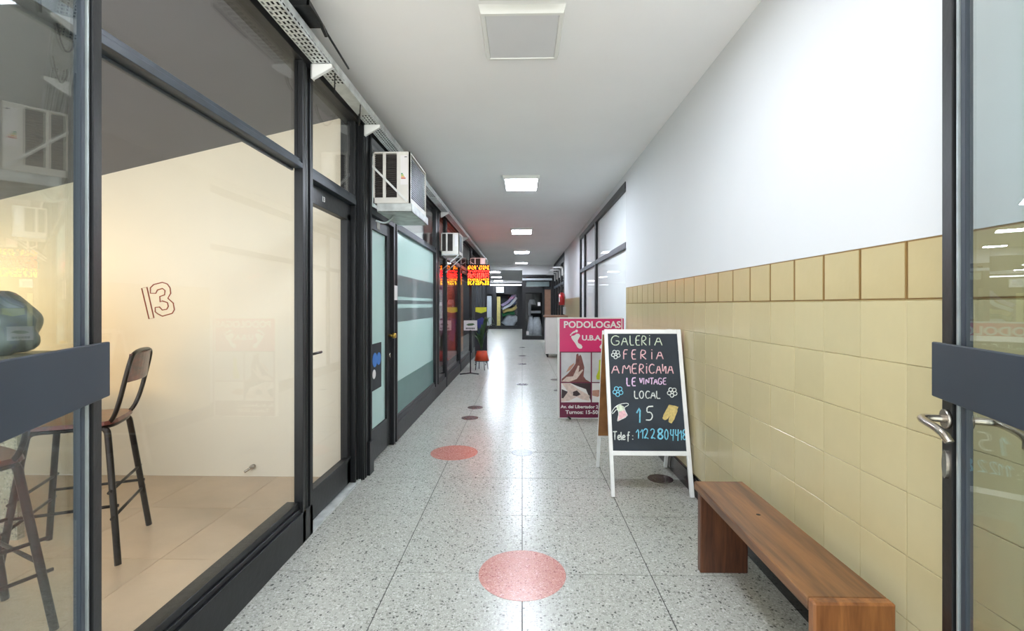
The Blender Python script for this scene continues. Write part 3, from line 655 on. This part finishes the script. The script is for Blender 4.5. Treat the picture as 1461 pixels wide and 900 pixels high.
# ------------------------------------------------------------------ air conditioners
def ac(zc, x1, z0, z1, L_, label, shelf=True, strut=True):
    y = yz(zc, -1.1); xw = XL+.026; t = thing('window_air_conditioner', label, 'air conditioner', (0, y, 0), 0, 'air conditioners sticking out over the shopfronts')
    W = x1-xw; hh = z1-z0; e = .012
    g1 = xw+W*.30; g2 = xw+W*.64
    fr_ = [(xw, x1, 0, L_, z1-e, z1), (xw, x1, 0, L_, z0, z0+.045), (x1-W*.36, x1, 0, L_*.06, z0+.045, z1-e), (xw, xw+.01, 0, L_, z0, z1), (g1-.012, g1+.012, 0, .012, z0+.045, z1-e),
           (x1-.012, x1, 0, .014, z0, z1), (x1-.012, x1, L_-.02, L_, z0, z1), (xw, x1, L_-.01, L_, z0, z1)]
    BS('casing', fr_, M['ptan'], t)
    bm = bmesh.new(); box(bm, xw+.01, x1-.05, .03, L_-.02, z0+.045, z1-e)
    n = 22
    for i in range(n):
        zz = z0+.05+(hh-.07)*i/n; box(bm, xw+.01, g2, .012, .03, zz, zz+.006)
    obj('side_grille', bm, M['grille'], t)
    bm = bmesh.new(); box(bm, x1-.05, x1-.022, .015, L_-.02, z0+.045, z1-e)
    for i in range(20):
        zz = z0+.05+(hh-.07)*i/20; box(bm, x1-.022, x1-.008, .015, L_-.02, zz, zz+.007)
    obj('rear_fins', bm, M['grille2'], t)
    lx0 = x1-W*.36+.03
    B('rating_label', (lx0, x1-.02, -.0012, 0, z0+hh*.36, z1-.03), M['paper'], t)
    if hh > .35:
        for i, (c, wq) in enumerate((('#2f8a4c', .3), ('#9cb93a', .45), ('#e2a63a', .6), ('#c8502f', .8))):
            mm = bpy.data.materials.get('label '+c) or mat('label '+c, c, .5)
            B('energy_bar', (lx0+.005, lx0+.005+.045*wq, -.0022, -.0012, z0+hh*.56-i*.012, z0+hh*.56-i*.012+.009), mm, t)
        B('bar_code', (x1-.045, x1-.025, -.0022, -.0012, z1-.045, z1-.04), M['dark'], t)
    if strut:
        bm = bmesh.new(); p, q = Vector((xw-.01, -.014, z1-hh*.27)), Vector((x1-.02, -.014, z0+.01)); d = (q-p).normalized(); nn = Vector((-d.z, 0, d.x))*.008
        prism(bm, [p-nn, q-nn, q+nn, p+nn], (0, .01, 0)); obj('diagonal_strut', bm, M['plastic'], t)
    if shelf:
        bm = bmesh.new(); box(bm, xw+.03, x1+.012, .005, L_+.03, z0-.068, z0-.064); box(bm, xw+.03, x1+.012, .005, .008, z0-.068, z0-.002); box(bm, x1+.009, x1+.012, .005, L_+.03, z0-.068, z0-.002); box(bm, xw+.03, x1, .008, L_, z0-.03, z0-.0005)
        obj('support_shelf', bm, M['galv'], t)
    else:
        for ya_ in (0, L_-.03): B('support_rail', (xw, x1, ya_, ya_+.02, z0-.02, z0-.0005), M['galv'], t)
        T('support_strut', [(xw-.0, .01, z0-.24), (x1-.02, .01, z0-.02)], .008, M['galv'], t, 6); T('support_strut', [(xw-.0, L_-.02, z0-.24), (x1-.02, L_-.02, z0-.02)], .008, M['galv'], t, 6)
    return t
ac(3.73, -.898, 2.15, 2.562, .62, 'white window air conditioner on a galvanised shelf, nearest and largest')
t2 = ac(6.87, -.93, 2.085, 2.40, .42, 'white air conditioner on strut brackets, second along the shopfronts', False, False)
ac(10.75, -.84, 2.10, 2.42, .4, 'pale air conditioner just behind the lit sign', False, True)
bm = bmesh.new(); tube(bm, arc([(XL+.03, 3.76, 2.02), (XL+.10, 3.80, 2.0), (XL+.14, 3.84, 2.05), (XL+.15, 3.86, 2.08)], 3), .009); o = obj('drain_hose', bm, M['alu']); tag(o, 'short grey drain hose under the nearest air conditioner', 'hose')

# ------------------------------------------------------------------ lit sign
ls = thing('led_sign', 'red and yellow lit dot sign projecting from the left shopfront', 'sign', (0, yz(10.1, -.9), 0))
B('sign_box', (XL+.03, -.70, 0, .06, 1.755, 2.205), M['black'], ls, .003)
T('sign_arm', [(XL, .03, 2.215), (-.72, .03, 2.215)], .01, M['black'], ls)
def ledrow(z0, z1, cells, mk, seed, face):
    r_ = random.Random(seed); bm = bmesh.new(); n = cells; x0, x1 = XL+.04, -.71; cw = (x1-x0)/n; rows = 4; ch = (z1-z0)/rows
    for i in range(n):
        if i % 4 == 3: continue
        for k in range(rows):
            if r_.random() < .55:
                yy_ = (-.002, 0) if face else (.06, .062)
                box(bm, x0+i*cw+.001, x0+(i+1)*cw-.001, yy_[0], yy_[1], z0+k*ch+.001, z0+(k+1)*ch-.001)
    obj('led_row', bm, M[mk], ls)['kind'] = 'stuff'
for fc in (1, 0):
    ledrow(2.10, 2.19, 40, 'ledo', 3, fc); ledrow(2.05, 2.085, 44, 'ledr', 5, fc); ledrow(1.925, 2.03, 40, 'ledr', 8, fc); ledrow(1.865, 1.91, 40, 'ledo', 9, fc); ledrow(1.77, 1.855, 36, 'ledy', 4, fc)

# ------------------------------------------------------------------ bench
bn = thing('wooden_bench', 'brown wooden plank bench along the tiled wall', 'bench', (.88, 1.42, 0))
Lb = .97; Wb = .245
B('seat', (0, Wb, .034, Lb+.01, .39, .432), M['wood'], bn, .004)
o = B('leg', (0, Wb, 0, .034, 0, .434), M['woodw'], bn, .006); o['label'] = 'leg with worn light top edge'
B('leg', (.006, Wb-.004, Lb-.06, Lb-.022, 0, .39), M['woodv'], bn, .004)
bm = bmesh.new(); cyl(bm, (.135, .60, .4315), .009, .001, 'z', 12); obj('knot', bm, M['dark'], bn)

# ------------------------------------------------------------------ chalkboard
AX0, AX1 = .617, 1.187; YA0, YA1, HA = 3.215+.018, 3.50+.02, 1.148
ab = thing('chalkboard_sign', 'white framed chalkboard easel sign with chalk lettering in Spanish', 'sign', (0, 0, 0))
dv = Vector((0, YA1-YA0, HA)); Lbd = dv.length; dv.normalize(); nv_ = Vector((0, -dv.z, dv.y))
def bp(x, t, off=0): return Vector((x, YA0, 0))+dv*(t*Lbd)+nv_*off
def slat(name, x0, x1, t0, t1, th0, th1, m, bev=.002, x0b=None, x1b=None):
    bm = bmesh.new(); x0b = x0 if x0b is None else x0b; x1b = x1 if x1b is None else x1b
    prism(bm, [bp(x0, t0, th0), bp(x1, t0, th0), bp(x1b, t1, th0), bp(x0b, t1, th0)], nv_*(th1-th0)); return obj(name, bm, m, ab, bev)
# corrected x per row: board widens slightly downward
slat('leg', AX0, AX0+.025, 0.004, 1, -.012, .012, M['wframe']); slat('leg', AX1-.028, AX1, 0.004, 1, -.012, .012, M['wframe'])
slat('cross_rail', AX0+.025, AX1-.028, .235, .262, -.010, .010, M['wframe']); slat('cross_rail', AX0+.025, AX1-.028, .972, 1, -.010, .010, M['wframe'])
bd = slat('board', AX0+.02, AX1-.02, .255, .98, -.006, .004, M['board'], 0)
# rear half
YR = 3.84; rv = Vector((0, YA1+.025-YR, HA)); Lr = rv.length; rv.normalize(); rn = Vector((0, rv.z, -rv.y))
def rp(x, t, off=0): return Vector((x, YR, 0))+rv*(t*Lr)+rn*off
def rslat(name, x0, x1, t0, t1, a, b, m):
    bm = bmesh.new(); prism(bm, [rp(x0, t0, a), rp(x1, t0, a), rp(x1, t1, a), rp(x0, t1, a)], rn*(b-a)); return obj(name, bm, m, ab, .0015)
rslat('rear_leg', AX0-.008, AX0+.017, .004, .99, -.012, .01, M['wframe']); rslat('rear_leg', AX1-.025, AX1, .004, .99, -.012, .01, M['wframe'])
rslat('rear_panel', AX0-.006, AX1-.01, .25, .97, .0, .004, M['hard']); rslat('rear_panel', AX0-.007, AX1-.002, .25, .97, -.020, -.0125, M['hard'])
rslat('cross_rail', AX0+.017, AX1-.025, .23, .255, -.01, .01, M['wframe'])
for xx in (AX0+.08, AX1-.08): 
    bm = bmesh.new(); cyl(bm, (xx-.02, YA1+.012, HA-.003), .006, .04, 'x', 10); obj('hinge', bm, M['galv'], ab)
G = {  # stroke glyphs on a 0..1 box
 'G': [[(.9,.85),(.6,1),(.3,.95),(.08,.7),(.05,.35),(.25,.05),(.6,0),(.9,.15),(.92,.45),(.55,.45)]],
 'A': [[(0,0),(.5,1),(1,0)],[(.2,.38),(.8,.38)]], 'L': [[(.1,1),(.1,0),(.85,.02)]], 'E': [[(.9,1),(.1,.97),(.1,0),(.9,.02)],[(.1,.52),(.75,.54)]],
 'R': [[(.1,0),(.1,1),(.7,.95),(.85,.72),(.6,.5),(.12,.48),(.9,0)]], 'i': [[(.5,0),(.5,.78)],[(.48,.98),(.52,1.04)]], 'F': [[(.1,0),(.1,1),(.9,1)],[(.1,.55),(.7,.57)]],
 'M': [[(0,0),(.12,1),(.5,.35),(.88,1),(1,0)]], 'C': [[(.9,.85),(.55,1),(.2,.85),(.05,.5),(.2,.12),(.55,0),(.92,.15)]], 'N': [[(.05,0),(.1,1),(.88,0),(.92,1)]],
 'И': [[(.08,1),(.08,0),(.9,1),(.92,0)]], 'V': [[(0,1),(.45,0),(.95,1)]], 'I': [[(.5,0),(.5,1)]], 'T': [[(0,.98),(1,1)],[(.5,1),(.48,0)]], 'O': [[(.5,1),(.12,.8),(.05,.4),(.35,0),(.75,.08),(.95,.5),(.8,.9),(.5,1)]],
 '1': [[(.1,.6),(.6,1),(.55,0)]], '5': [[(.95,1),(.25,.98),(.2,.58),(.65,.6),(.92,.35),(.7,.03),(.1,.05)]], '2': [[(.05,.8),(.35,1),(.75,.9),(.75,.6),(.3,.15),(.15,.02),(.55,.12),(.95,0)]],
 '8': [[(.85,.85),(.5,1),(.15,.85),(.2,.62),(.75,.42),(.92,.2),(.55,0),(.1,.15),(.2,.42),(.75,.62),(.85,.85)]], '0': [[(.5,1),(.12,.75),(.1,.25),(.45,0),(.85,.2),(.9,.75),(.5,1)]],
 '4': [[(.2,1),(.1,.45),(.8,.45)],[(.8,1),(.72,-.08)]], 'e': [[(.15,.28),(.8,.33),(.65,.58),(.3,.55),(.1,.25),(.4,0),(.85,.1)]], 'l': [[(.4,.95),(.45,.1),(.7,0)]], 'f': [[(.85,.9),(.45,1),(.4,-.2)],[(.1,.55),(.75,.57)]],
 ':': [[(.45,.48),(.5,.52),(.55,.45)],[(.45,.08),(.5,.12),(.55,.05)]] }
def pt_board(px, py):       # photo point -> (x, t) on the slanted board
    t = .5
    for _ in range(30):
        zc = 3.215+.285*t; h = EYE-(py-435)/F*zc; t = h/1.148
    return (px-745)/F*(3.215+.285*t), t*1.148/HA
def chalk(name, strokes, m, r=.0042):
    bm = bmesh.new()
    for s in strokes:
        q = arc([tuple(Vector((a, b, 0))) for a, b in s], 1); bmv = []
        tube(bm, [bp(x, t, .0045) for x, t, _ in q], r, 5)
    return obj(name, bm, m, bd)
def write(chars, L_, mk, r=.0042):   # chars: list of (char, x0,x1,ytop,ybot) in 800x900 crop coordinates of the board
    st = []
    for ch, a, b, c, d in chars:
        a, b = 840+a/5, 840+b/5; c, d = 460+c/5, 460+d/5
        for s in G[ch]: st.append([pt_board(a+(b-a)*u, d+(c-d)*v) for u, v in s])
    o = chalk('chalk_lettering', st, M[mk], r); return o
def row(txt, xs_, yt, yb, w_): return [(c, x, x+w_*(1 if c != 'i' else .5), yt, yb) for c, x in zip(txt, xs_)]
def rw(txt, spans, yt, yb): return [(c, a, b, yt, yb) for c, (a, b) in zip(txt, spans)]
write(rw('GALERiA', [(157, 222), (232, 278), (290, 325), (332, 366), (373, 414), (422, 442), (468, 520)], 95, 163), 0, 'chg', .0038)
write(rw('FERiA', [(245, 280), (304, 338), (366, 412), (438, 458), (480, 528)], 196, 262), 0, 'chp', .0045)
write(rw('AMERiCAИA', [(163, 216), (240, 298), (305, 345), (356, 396), (402, 420), (426, 470), (478, 514), (521, 550), (560, 600)], 296, 364), 0, 'chp', .0045)
write(rw('LE', [(268, 298), (306, 336)], 395, 452), 0, 'chl', .005); write(rw('VINTAGE', [(362, 382), (386, 396), (404, 430), (434, 460), (462, 488), (492, 520), (526, 552)], 396, 441), 0, 'chl')
write(row('LOCAL', [322, 358, 402, 440, 478], 488, 542, 34), 0, 'chw')
write([('1', 335, 385, 600, 715)], 0, 'chb', .006); write([('5', 400, 460, 598, 700)], 0, 'chw', .005)
write(row('Telef:', [172, 202, 218, 236, 268, 298], 778, 838, 28), 0, 'chw')
write(row('1122', [332, 362, 388, 436], 756, 828, 38), 0, 'chb'); write([('8', 486, 530, 756, 832)], 0, 'chb', .007); write(row('04418', [536, 576, 610, 640, 664], 760, 836, 30), 0, 'chb')
def cr_(a, b): return pt_board(840+a/5, 460+b/5)
def circ(cx, cy, rx, ry, n=12): return [cr_(cx+rx*math.cos(2*math.pi*k/n), cy+ry*math.sin(2*math.pi*k/n)) for k in range(n+1)]
for cx, cy, s, mk in ((193, 228, 1, 'chw'), (208, 492, 1.15, 'chb'), (592, 497, 1.1, 'chw')):
    st = [circ(cx, cy, 8*s, 8*s)]
    for k in range(5):
        a = 2*math.pi*k/5+.4; st.append(circ(cx+20*s*math.cos(a), cy+20*s*math.sin(a), 12*s, 12*s))
    chalk('chalk_flower', st, M[mk], .0032)
def patch(pts, mk, off=.0042):
    bm = bmesh.new(); prism(bm, [bp(*cr_(a, b), off-.0012) for a, b in pts], nv_*.0012); return obj('chalk_patch', bm, M[mk], bd)
patch([(195, 600), (228, 588), (250, 600), (256, 625), (210, 640)], 'chg'); patch([(215, 640), (255, 625), (278, 665), (205, 702)], 'chp')
chalk('chalk_drawing', [[cr_(a, b) for a, b in ((205, 702), (216, 640), (200, 615), (170, 655), (162, 640), (190, 600), (230, 580), (280, 575), (284, 590), (252, 605), (258, 630), (280, 668), (205, 704))]], M['chw'], .003)
patch([(570, 590), (636, 600), (590, 718), (565, 705), (580, 660), (548, 695), (522, 680)], 'chy')
chalk('chalk_drawing', [[cr_(a, b) for a, b in ((570, 588), (638, 600), (592, 720), (565, 706), (580, 655), (548, 697), (520, 682), (570, 588))]], M['chy'], .003)

# ------------------------------------------------------------------ pink podiatry poster stand
YP = yz(5.46, .8); pp = thing('poster_stand', 'pink framed podiatry poster standing behind the chalkboard', 'sign', (0, YP, 0))
def sp(px, py): x, z = on_y(px, py, YP); return x, z
xl, zt = sp(796, 453.5); xr, zbm = sp(887.5, 596.5)
B('poster_panel', (xl, xr, .001, .03, zbm, zt), M['paper'], pp)
bs_ = .012
BS('frame', [(xl-.004, xl+.018, -.006, .034, zbm-.006, zt+.006), (xr-.008, xr+.004, -.006, .034, zbm-.006, zt+.006), (xl+.018, xr-.008, -.006, .034, zt-.008, zt+.006), (xl+.018, xr-.008, -.006, .034, zbm-.006, zbm+.004)], M['plastic'], pp)
def q8(x, y): return sp(790+x*110/600, 445+y*165/900)     # crop coordinates -> poster plane
def pr(name, pts, mk, off, par=None):
    bm = bmesh.new(); prism(bm, [(a, -off, b) for a, b in [q8(*p) for p in pts]], (0, .001, 0)); return obj(name, bm, M[mk], pp)
pr('printed_field', [(46, 50), (545, 50), (545, 308), (46, 308)], 'pink', .001)
pr('printed_field', [(46, 308), (545, 308), (545, 822), (46, 822)], 'maroon', .001)
for pts in ([(58, 316), (288, 316), (288, 545), (58, 545)], [(58, 553), (288, 553), (288, 702), (58, 702)], [(298, 316), (535, 316), (535, 545), (298, 545)], [(298, 553), (535, 553), (535, 702), (298, 702)]):
    pr('printed_photo', pts, 'pgrey' if pts[0][1] < 400 else 'paper', .002)
pr('printed_shape', [(60, 545), (62, 520), (110, 480), (150, 430), (170, 400), (176, 330), (190, 322), (196, 345), (206, 330), (216, 345), (225, 380), (238, 430), (232, 500), (250, 525), (285, 545)], 'skin2', .003)
pr('printed_shape', [(62, 540), (100, 505), (150, 500), (190, 415), (200, 420), (192, 470), (225, 445), (228, 455), (180, 520), (120, 543)], 'skin3', .004)
pr('printed_shape', [(95, 470), (120, 425), (160, 395), (158, 410), (130, 450)], 'skin', .004)
pr('printed_shape', [(130, 553), (288, 553), (288, 690), (250, 600), (180, 575)], 'pdark', .003)
pr('printed_shape', [(62, 553), (130, 556), (190, 600), (280, 650), (275, 690), (220, 680), (180, 660), (120, 690), (60, 698), (60, 670), (110, 620)], 'skin3', .0035)
pr('printed_shape', [(150, 620), (180, 610), (210, 640), (180, 655), (150, 650)], 'pdark', .0045)
pr('printed_shape', [(62, 600), (110, 620), (75, 670), (60, 670)], 'pdark', .0042)
pr('printed_shape', [(352, 375), (380, 360), (380, 530), (335, 525), (330, 500), (350, 450)], 'ygreen', .003)
pr('printed_shape', [(300, 610), (350, 605), (400, 640), (340, 660), (300, 650)], 'skin', .003)
def foot(ox, oy, flip=1):
    P_ = lambda a: [(ox+flip*(x-180), oy+(y-210)) for x, y in a]
    pr('footprint', P_([(160, 182), (178, 168), (198, 170), (206, 185), (196, 205), (186, 222), (190, 240), (215, 255), (224, 270), (218, 284), (200, 286), (185, 275), (165, 240), (145, 215), (135, 195), (140, 186)]), 'paper', .003)
    for x, y, r1 in ((177, 148, 11), (160, 155, 8), (149, 161, 7), (140, 168, 6), (132, 178, 6)):
        n = 12; pr('toe_print', P_([(x+r1*math.cos(2*math.pi*k/n), y+r1*math.sin(2*math.pi*k/n)) for k in range(n)]), 'paper', .003)
foot(180, 210); foot(400, 210, -1)
def ptext(s, x0, x1, yb, cap, bold):
    a, za_ = q8(x0, yb); b, zb_ = q8(x1, yb-cap)
    size = (zb_-za_)/.70
    text('printed_lettering', s, size, M['paper'], pp, (a, -.004, za_), (R(90), 0, 0), b-a, bold)
ptext('PODOLOGAS', 76, 522, 122, 50, .003); ptext('U.B.A.', 218, 375, 219, 38, .003)
ptext('Av. del Libertador 2', 55, 346, 747, 22, .0015); ptext('Turnos: 15-50', 92, 345, 791, 26, .0015)
for x in (xl+.12, xr-.12):
    T('foot', arc([(x, .01, zbm), (x, .0, .02), (x+.02, -.07, .012)], 2), .011, M['black'], pp)

# ------------------------------------------------------------------ far objects on the right
cn = thing('reception_counter', 'white counter with brown top on casters behind the pink poster', 'counter', (.59, yz(11.8, .8), 0))
B('body', (0, .55, 0, .5, .09, 1.02), M['plastic'], cn, .004); B('worktop', (-.035, .57, -.02, .52, 1.02, 1.065), M['woodtop'], cn, .004)
for x in (.06, .49):
    for y in (.05, .45):
        bm = bmesh.new(); cyl(bm, (x-.015, y, .04), .038, .03, 'x', 14); box(bm, x-.02, x+.02, y-.015, y+.015, .05, .089); obj('caster', bm, M['cable'], cn)
B('seam', (.30, .304, -.002, 0, .1, 1.01), M['lgrey'], cn)
fe = thing('fire_extinguisher', 'red fire extinguisher hung on the white right wall', 'fire extinguisher', (1.10, yz(12.9, 1.1), 0))
bm = bmesh.new(); cyl(bm, (0, 0, 1.33), .085, .30, 'z', 20); cyl(bm, (0, 0, 1.63), .085, .05, 'z', 20, .03); obj('cylinder', bm, M['redp'], fe)
bm = bmesh.new(); cyl(bm, (0, 0, 1.68), .02, .05); box(bm, -.06, .03, -.012, .012, 1.72, 1.735); box(bm, -.05, .03, -.012, .012, 1.75, 1.762); obj('valve', bm, M['black'], fe)
T('hose', arc([(-.02, 0, 1.70), (-.1, 0, 1.68), (-.105, 0, 1.5), (-.1, 0, 1.4)]), .012, M['black'], fe)
bm = bmesh.new(); prism(bm, [(-.0865*math.cos(a), -.0865*math.sin(a), 1.42) for a in (.2, .4, .6, .8)]+[(-.07*math.cos(a), -.07*math.sin(a), 1.42) for a in (.8, .6, .4, .2)], (0, 0, .13)); obj('label_band', bm, M['paper'], fe)
B('wall_hook', (.08, .112, -.02, .02, 1.5, 1.6), M['galv'], fe)
o = B('junction_box', (1.14, XR-.009, yz(12.9, 1.1)-.1, yz(12.9, 1.1)+.06, 1.08, 1.28), M['lgrey'], None, .004); tag(o, 'small pale box on the wall below the fire extinguisher', 'box')
# far glazed door unit
du = S('door_6', 'dark framed glazed door at the far end of the corridor', 'door')
yd = 17.9
for b in ((0, .13, 0, 2.5), (.78, .86, 0, 2.02), (1.10, 1.212, 0, 2.5)): B('frame_post', (b[0], b[1], yd, yd+.1, b[2], b[3]), M['black'], du)
B('transom', (.13, 1.10, yd, yd+.1, 1.93, 2.02), M['black'], du); B('head_rail', (.13, 1.10, yd, yd+.1, 2.42, 2.5), M['black'], du); B('kick_plate', (.13, .78, yd, yd+.1, 0, .14), M['black'], du)
B('door_head', (.13, .78, yd+.01, yd+.07, 1.80, 1.93), M['black'], du)
B('glass_pane', (.13, .78, yd+.04, yd+.046, .14, 1.80), M['glassm'], du); B('glass_pane', (.13, 1.1, yd+.04, yd+.046, 2.02, 2.42), M['glass'], du)
B('side_panel', (.86, 1.10, yd+.03, yd+.05, .02, 1.93), M['woodtop'], du); B('header_strip', (.0, 1.15, yd-.03, yd-.001, 2.28, 2.36), M['lgrey'], du)
B('header_notice', (.16, 1.05, yd+.06, yd+.07, 2.05, 2.24), M['film2'], du)
B('notice', (.60, .70, yd+.03, yd+.038, 1.3, 1.44), M['paper'], du); B('notice', (.16, .26, yd+.03, yd+.038, .18, .32), M['paper'], du)
mq = thing('display_stand', 'pale display figures behind the far glazed door', 'display', (.40, yd+1.0, 0))
bm = bmesh.new(); cyl(bm, (0, 0, 1.35), .16, .2, 'z', 14, .1); cyl(bm, (-.1, 0, .9), .06, .5, 'z', 10); box(bm, -.05, .35, -.05, .05, 1.0, 1.1); cyl(bm, (.2, .1, .05), .3, .8, 'z', 14, .12); cyl(bm, (-.05, .1, 0), .2, .9, 'z', 10, .08); obj('figures', bm, M['cw'], mq)
hb = BS('wall_back', [(-6.5, 2.4, 26.4, 26.5, 0, H), (-6.5, -6.4, 16, 26.4, 0, H), (.02, .10, 18.2, 26.4, 0, H), (.1, 1.4, 20.5, 20.6, 0, H), (1.4, 1.5, 17.9, 20.6, 0, H), (-6.4, -3.6, 16, 16.1, 0, H)], M['dark']); tag(hb, 'dark walls around the far hall', 'wall', kind='structure')
# far shopfront facing the corridor
fs = S('window_8', 'dark far shopfront facing down the corridor with cloth display', 'window')
yf = 25.9; k_ = .0389
def fx(px): return (px-745)*25.8/F
def fz(py): return EYE+(435-py)*25.8/F
for a, b in ((fx(686), fx(694)), (fx(702), fx(708)), (fx(738), fx(745))): B('frame_post', (a, b, yf, yf+.1, 0, fz(407)), M['black'], fs)
for a, b in ((fx(694), fx(702)), (fx(708), fx(738))):
    B('kick_plate', (a, b, yf, yf+.1, 0, .18), M['black'], fs); B('transom', (a, b, yf, yf+.1, 1.93, 2.02), M['black'], fs); B('glass_pane', (a, b, yf+.03, yf+.036, .18, 1.93), M['glassm'], fs)
B('upper_panel', (fx(694), fx(738), yf+.05, yf+.09, 2.02, fz(408)), M['dark'], fs)
B('light_strip', (fx(686), fx(744), yf-.04, yf-.001, fz(407), fz(405.6)), M['tubelight'], fs)
B('white_panel', (fx(694.5), fx(701), yf+.06, yf+.08, .18, fz(422)), M['lgrey'], fs)
B('head_rail', (-3.0, fx(745), yf, yf+.1, fz(405.6), 2.55), M['black'], fs)
a3 = thing('window_air_conditioner', 'small white air conditioner above the far cloth display', 'air conditioner', (fx(713.5), yf, fz(417.5)))
B('casing', (-.22, .22, -.16, -.001, 0, .33), M['plastic'], a3, .01); B('front_grille', (-.14, .14, -.175, -.16, .07, .26), M['lgrey'], a3)
fl_ = thing('display_fill_light', 'added fill light brightening the far cloth display from above', 'lamp', (fx(722), yf+.075, 1.93)); B('fill_housing', (-.5, .5, -.03, .03, .03, .06), M['plastic'], fl_); B('fill_tube', (-.48, .48, -.02, .02, .02, .03), lit_mat(1), fl_)  # added fill light with an invented fitting, makes the far cloths brighter
o = BS('cream_screen', [(fx(708.5), fx(713.5), yf+.2, yf+.24, .0, fz(423))], M['cy']); tag(o, 'tall cream screen at the left of the far cloth display', 'screen')
def drape(x0, z0, x1, z1, wd, mk, label, seed, y_):
    bm = bmesh.new(); n, k = 14, 6; r_ = random.Random(seed); g_ = []
    for i in range(n+1):
        t = i/n; cx = x0+(x1-x0)*t; cz = z0+(z1-z0)*t+.12*math.sin(t*5+seed)*(1-t); row_ = []
        for j_ in range(k+1):
            s = j_/k-.5; dx, dz = (z1-z0), -(x1-x0); l = math.hypot(dx, dz); row_.append(bm.verts.new((cx+dx/l*s*wd, y_+.016*math.sin(j_*2.1+t*3+seed), cz+dz/l*s*wd)))
        g_.append(row_)
    for a, b in zip(g_, g_[1:]):
        for j_ in range(k): f = bm.faces.new((a[j_], a[j_+1], b[j_+1], b[j_])); f.smooth = True
    bmesh.ops.solidify(bm, geom=list(bm.faces), thickness=.012)
    o = obj('draped_cloth', bm, M[mk]); tag(o, label, 'cloth', 'cloths hung in the far shop window')
def D(p, q, wd, mk, label, seed): drape(fx(p[0]), fz(p[1]), fx(q[0]), fz(q[1]), wd, mk, label, seed, yf+.06+seed*.062)
D((736, 422), (715, 436), .16, 'cp', 'lilac white cloth sloping across the top of the far window', 1)
D((737, 427), (716, 441), .15, 'cw', 'white cloth sloping under the lilac one in the far window', 2)
D((737, 437), (717, 445), .2, 'cy', 'yellow cloth across the middle of the far window', 3)
D((734, 443), (716, 450), .22, 'cg', 'green cloth at the middle of the far window', 4)
D((736, 447), (722, 466), .7, 'cw', 'large white cloth at the bottom of the far window', 5)
D((733, 420), (732, 434), .3, 'cb', 'pale blue cloth at the top right of the far window', 6)

# ------------------------------------------------------------------ small things left, middle distance
cs_ = thing('card_stand', 'black pole stand holding a small white card by the left shopfront', 'stand', (-1.0, yz(9.0, -1.0), 0))
bm = bmesh.new(); cyl(bm, (0, 0, .02), .012, .83); obj('pole', bm, M['black'], cs_)
bm = bmesh.new(); tube(bm, [(-.19, -.12, .012), (0, 0, .018), (.17, -.1, .012)], .012); tube(bm, [(0, 0, .018), (0, .15, .012)], .012); obj('base', bm, M['black'], cs_)
cd = B('card', (-.13, .13, -.006, .0, .84, 1.035), M['paper'], cs_)
pts = [(-.085, -.008, .95), (-.04, -.008, .975), (.05, -.008, .98), (.085, -.008, .955), (.03, -.008, .935), (-.04, -.008, .93)]
bm = bmesh.new(); prism(bm, pts, (0, .001, 0)); obj('card_emblem', bm, M['leaf'], cd)
for i in range(6): B('card_mark', (-.09+i*.03, -.09+i*.03+.02, -.0075, -.006, .865, .895), M['dark'], cd)
pt = thing('potted_plant', 'orange potted plant on a low black stand by the left shopfront', 'plant', (-.83, yz(9.55, -.83), 0))
bm = bmesh.new(); cyl(bm, (0, 0, .20), .15, .19, 'z', 20, .10); obj('pot', bm, M['terra'], pt)
bm = bmesh.new(); cyl(bm, (0, 0, .185), .15, .014, 'z', 20)
for a in range(4):
    q = a*math.pi/2+.5; tube(bm, [(.12*math.cos(q), .12*math.sin(q), .185), (.14*math.cos(q), .14*math.sin(q), .005)], .008, 6)
obj('plant_stand', bm, M['black'], pt)
for i in range(16):
    a = i*2.4; h_ = .35+.5*rnd.random(); rr = .10+.32*rnd.random(); w_ = .022
    bm = bmesh.new(); prev = None; n = 6
    for k in range(n+1):
        t = k/n; r_ = rr*t**1.3; z = .39+h_*math.sin(t*2.1)/1.0*(.9 if t < 1 else .85); ww = w_*math.sin(math.pi*min(1, t*.85+.12))
        c = Vector((r_*math.cos(a), r_*math.sin(a), z)); nrm = Vector((-math.sin(a), math.cos(a), .0))*ww
        cur = (bm.verts.new(c-nrm), bm.verts.new(c+nrm+Vector((0, 0, .004))))
        if prev: bm.faces.new((prev[0], prev[1], cur[1], cur[0]))
        prev = cur
    bmesh.ops.solidify(bm, geom=list(bm.faces), thickness=.003)
    obj('leaf', bm, M['leaf'], pt)
ban = thing('floor_banner', 'narrow navy banner with yellow green head behind the potted plant', 'banner', (-.92, yz(10.45, -.92), 0))
B('banner_board', (-.14, .13, 0, .02, .30, 1.29), M['dark'], ban); bm = bmesh.new()
prism(bm, [(-.13, -.003, 1.28), (.12, -.003, 1.28), (.12, -.003, 1.19), (.0, -.003, 1.15), (-.13, -.003, 1.18)], (0, .002, 0)); obj('green_print', bm, M['ygreen'], ban)
bm = bmesh.new(); prism(bm, [(-.1, -.003, 1.0), (.02, -.003, 1.06), (.1, -.003, .98), (.09, -.003, .85), (.0, -.003, .80), (.08, -.003, .7), (.06, -.003, .55), (-.04, -.003, .5), (-.08, -.003, .75)], (0, .002, 0)); obj('navy_print', bm, M['navy'], ban)
for x in (-.12, .11): B('foot', (x-.012, x+.012, -.12, .12, 0, .02), M['black'], ban); B('upright', (x-.01, x+.01, .005, .02, .02, .3), M['black'], ban)
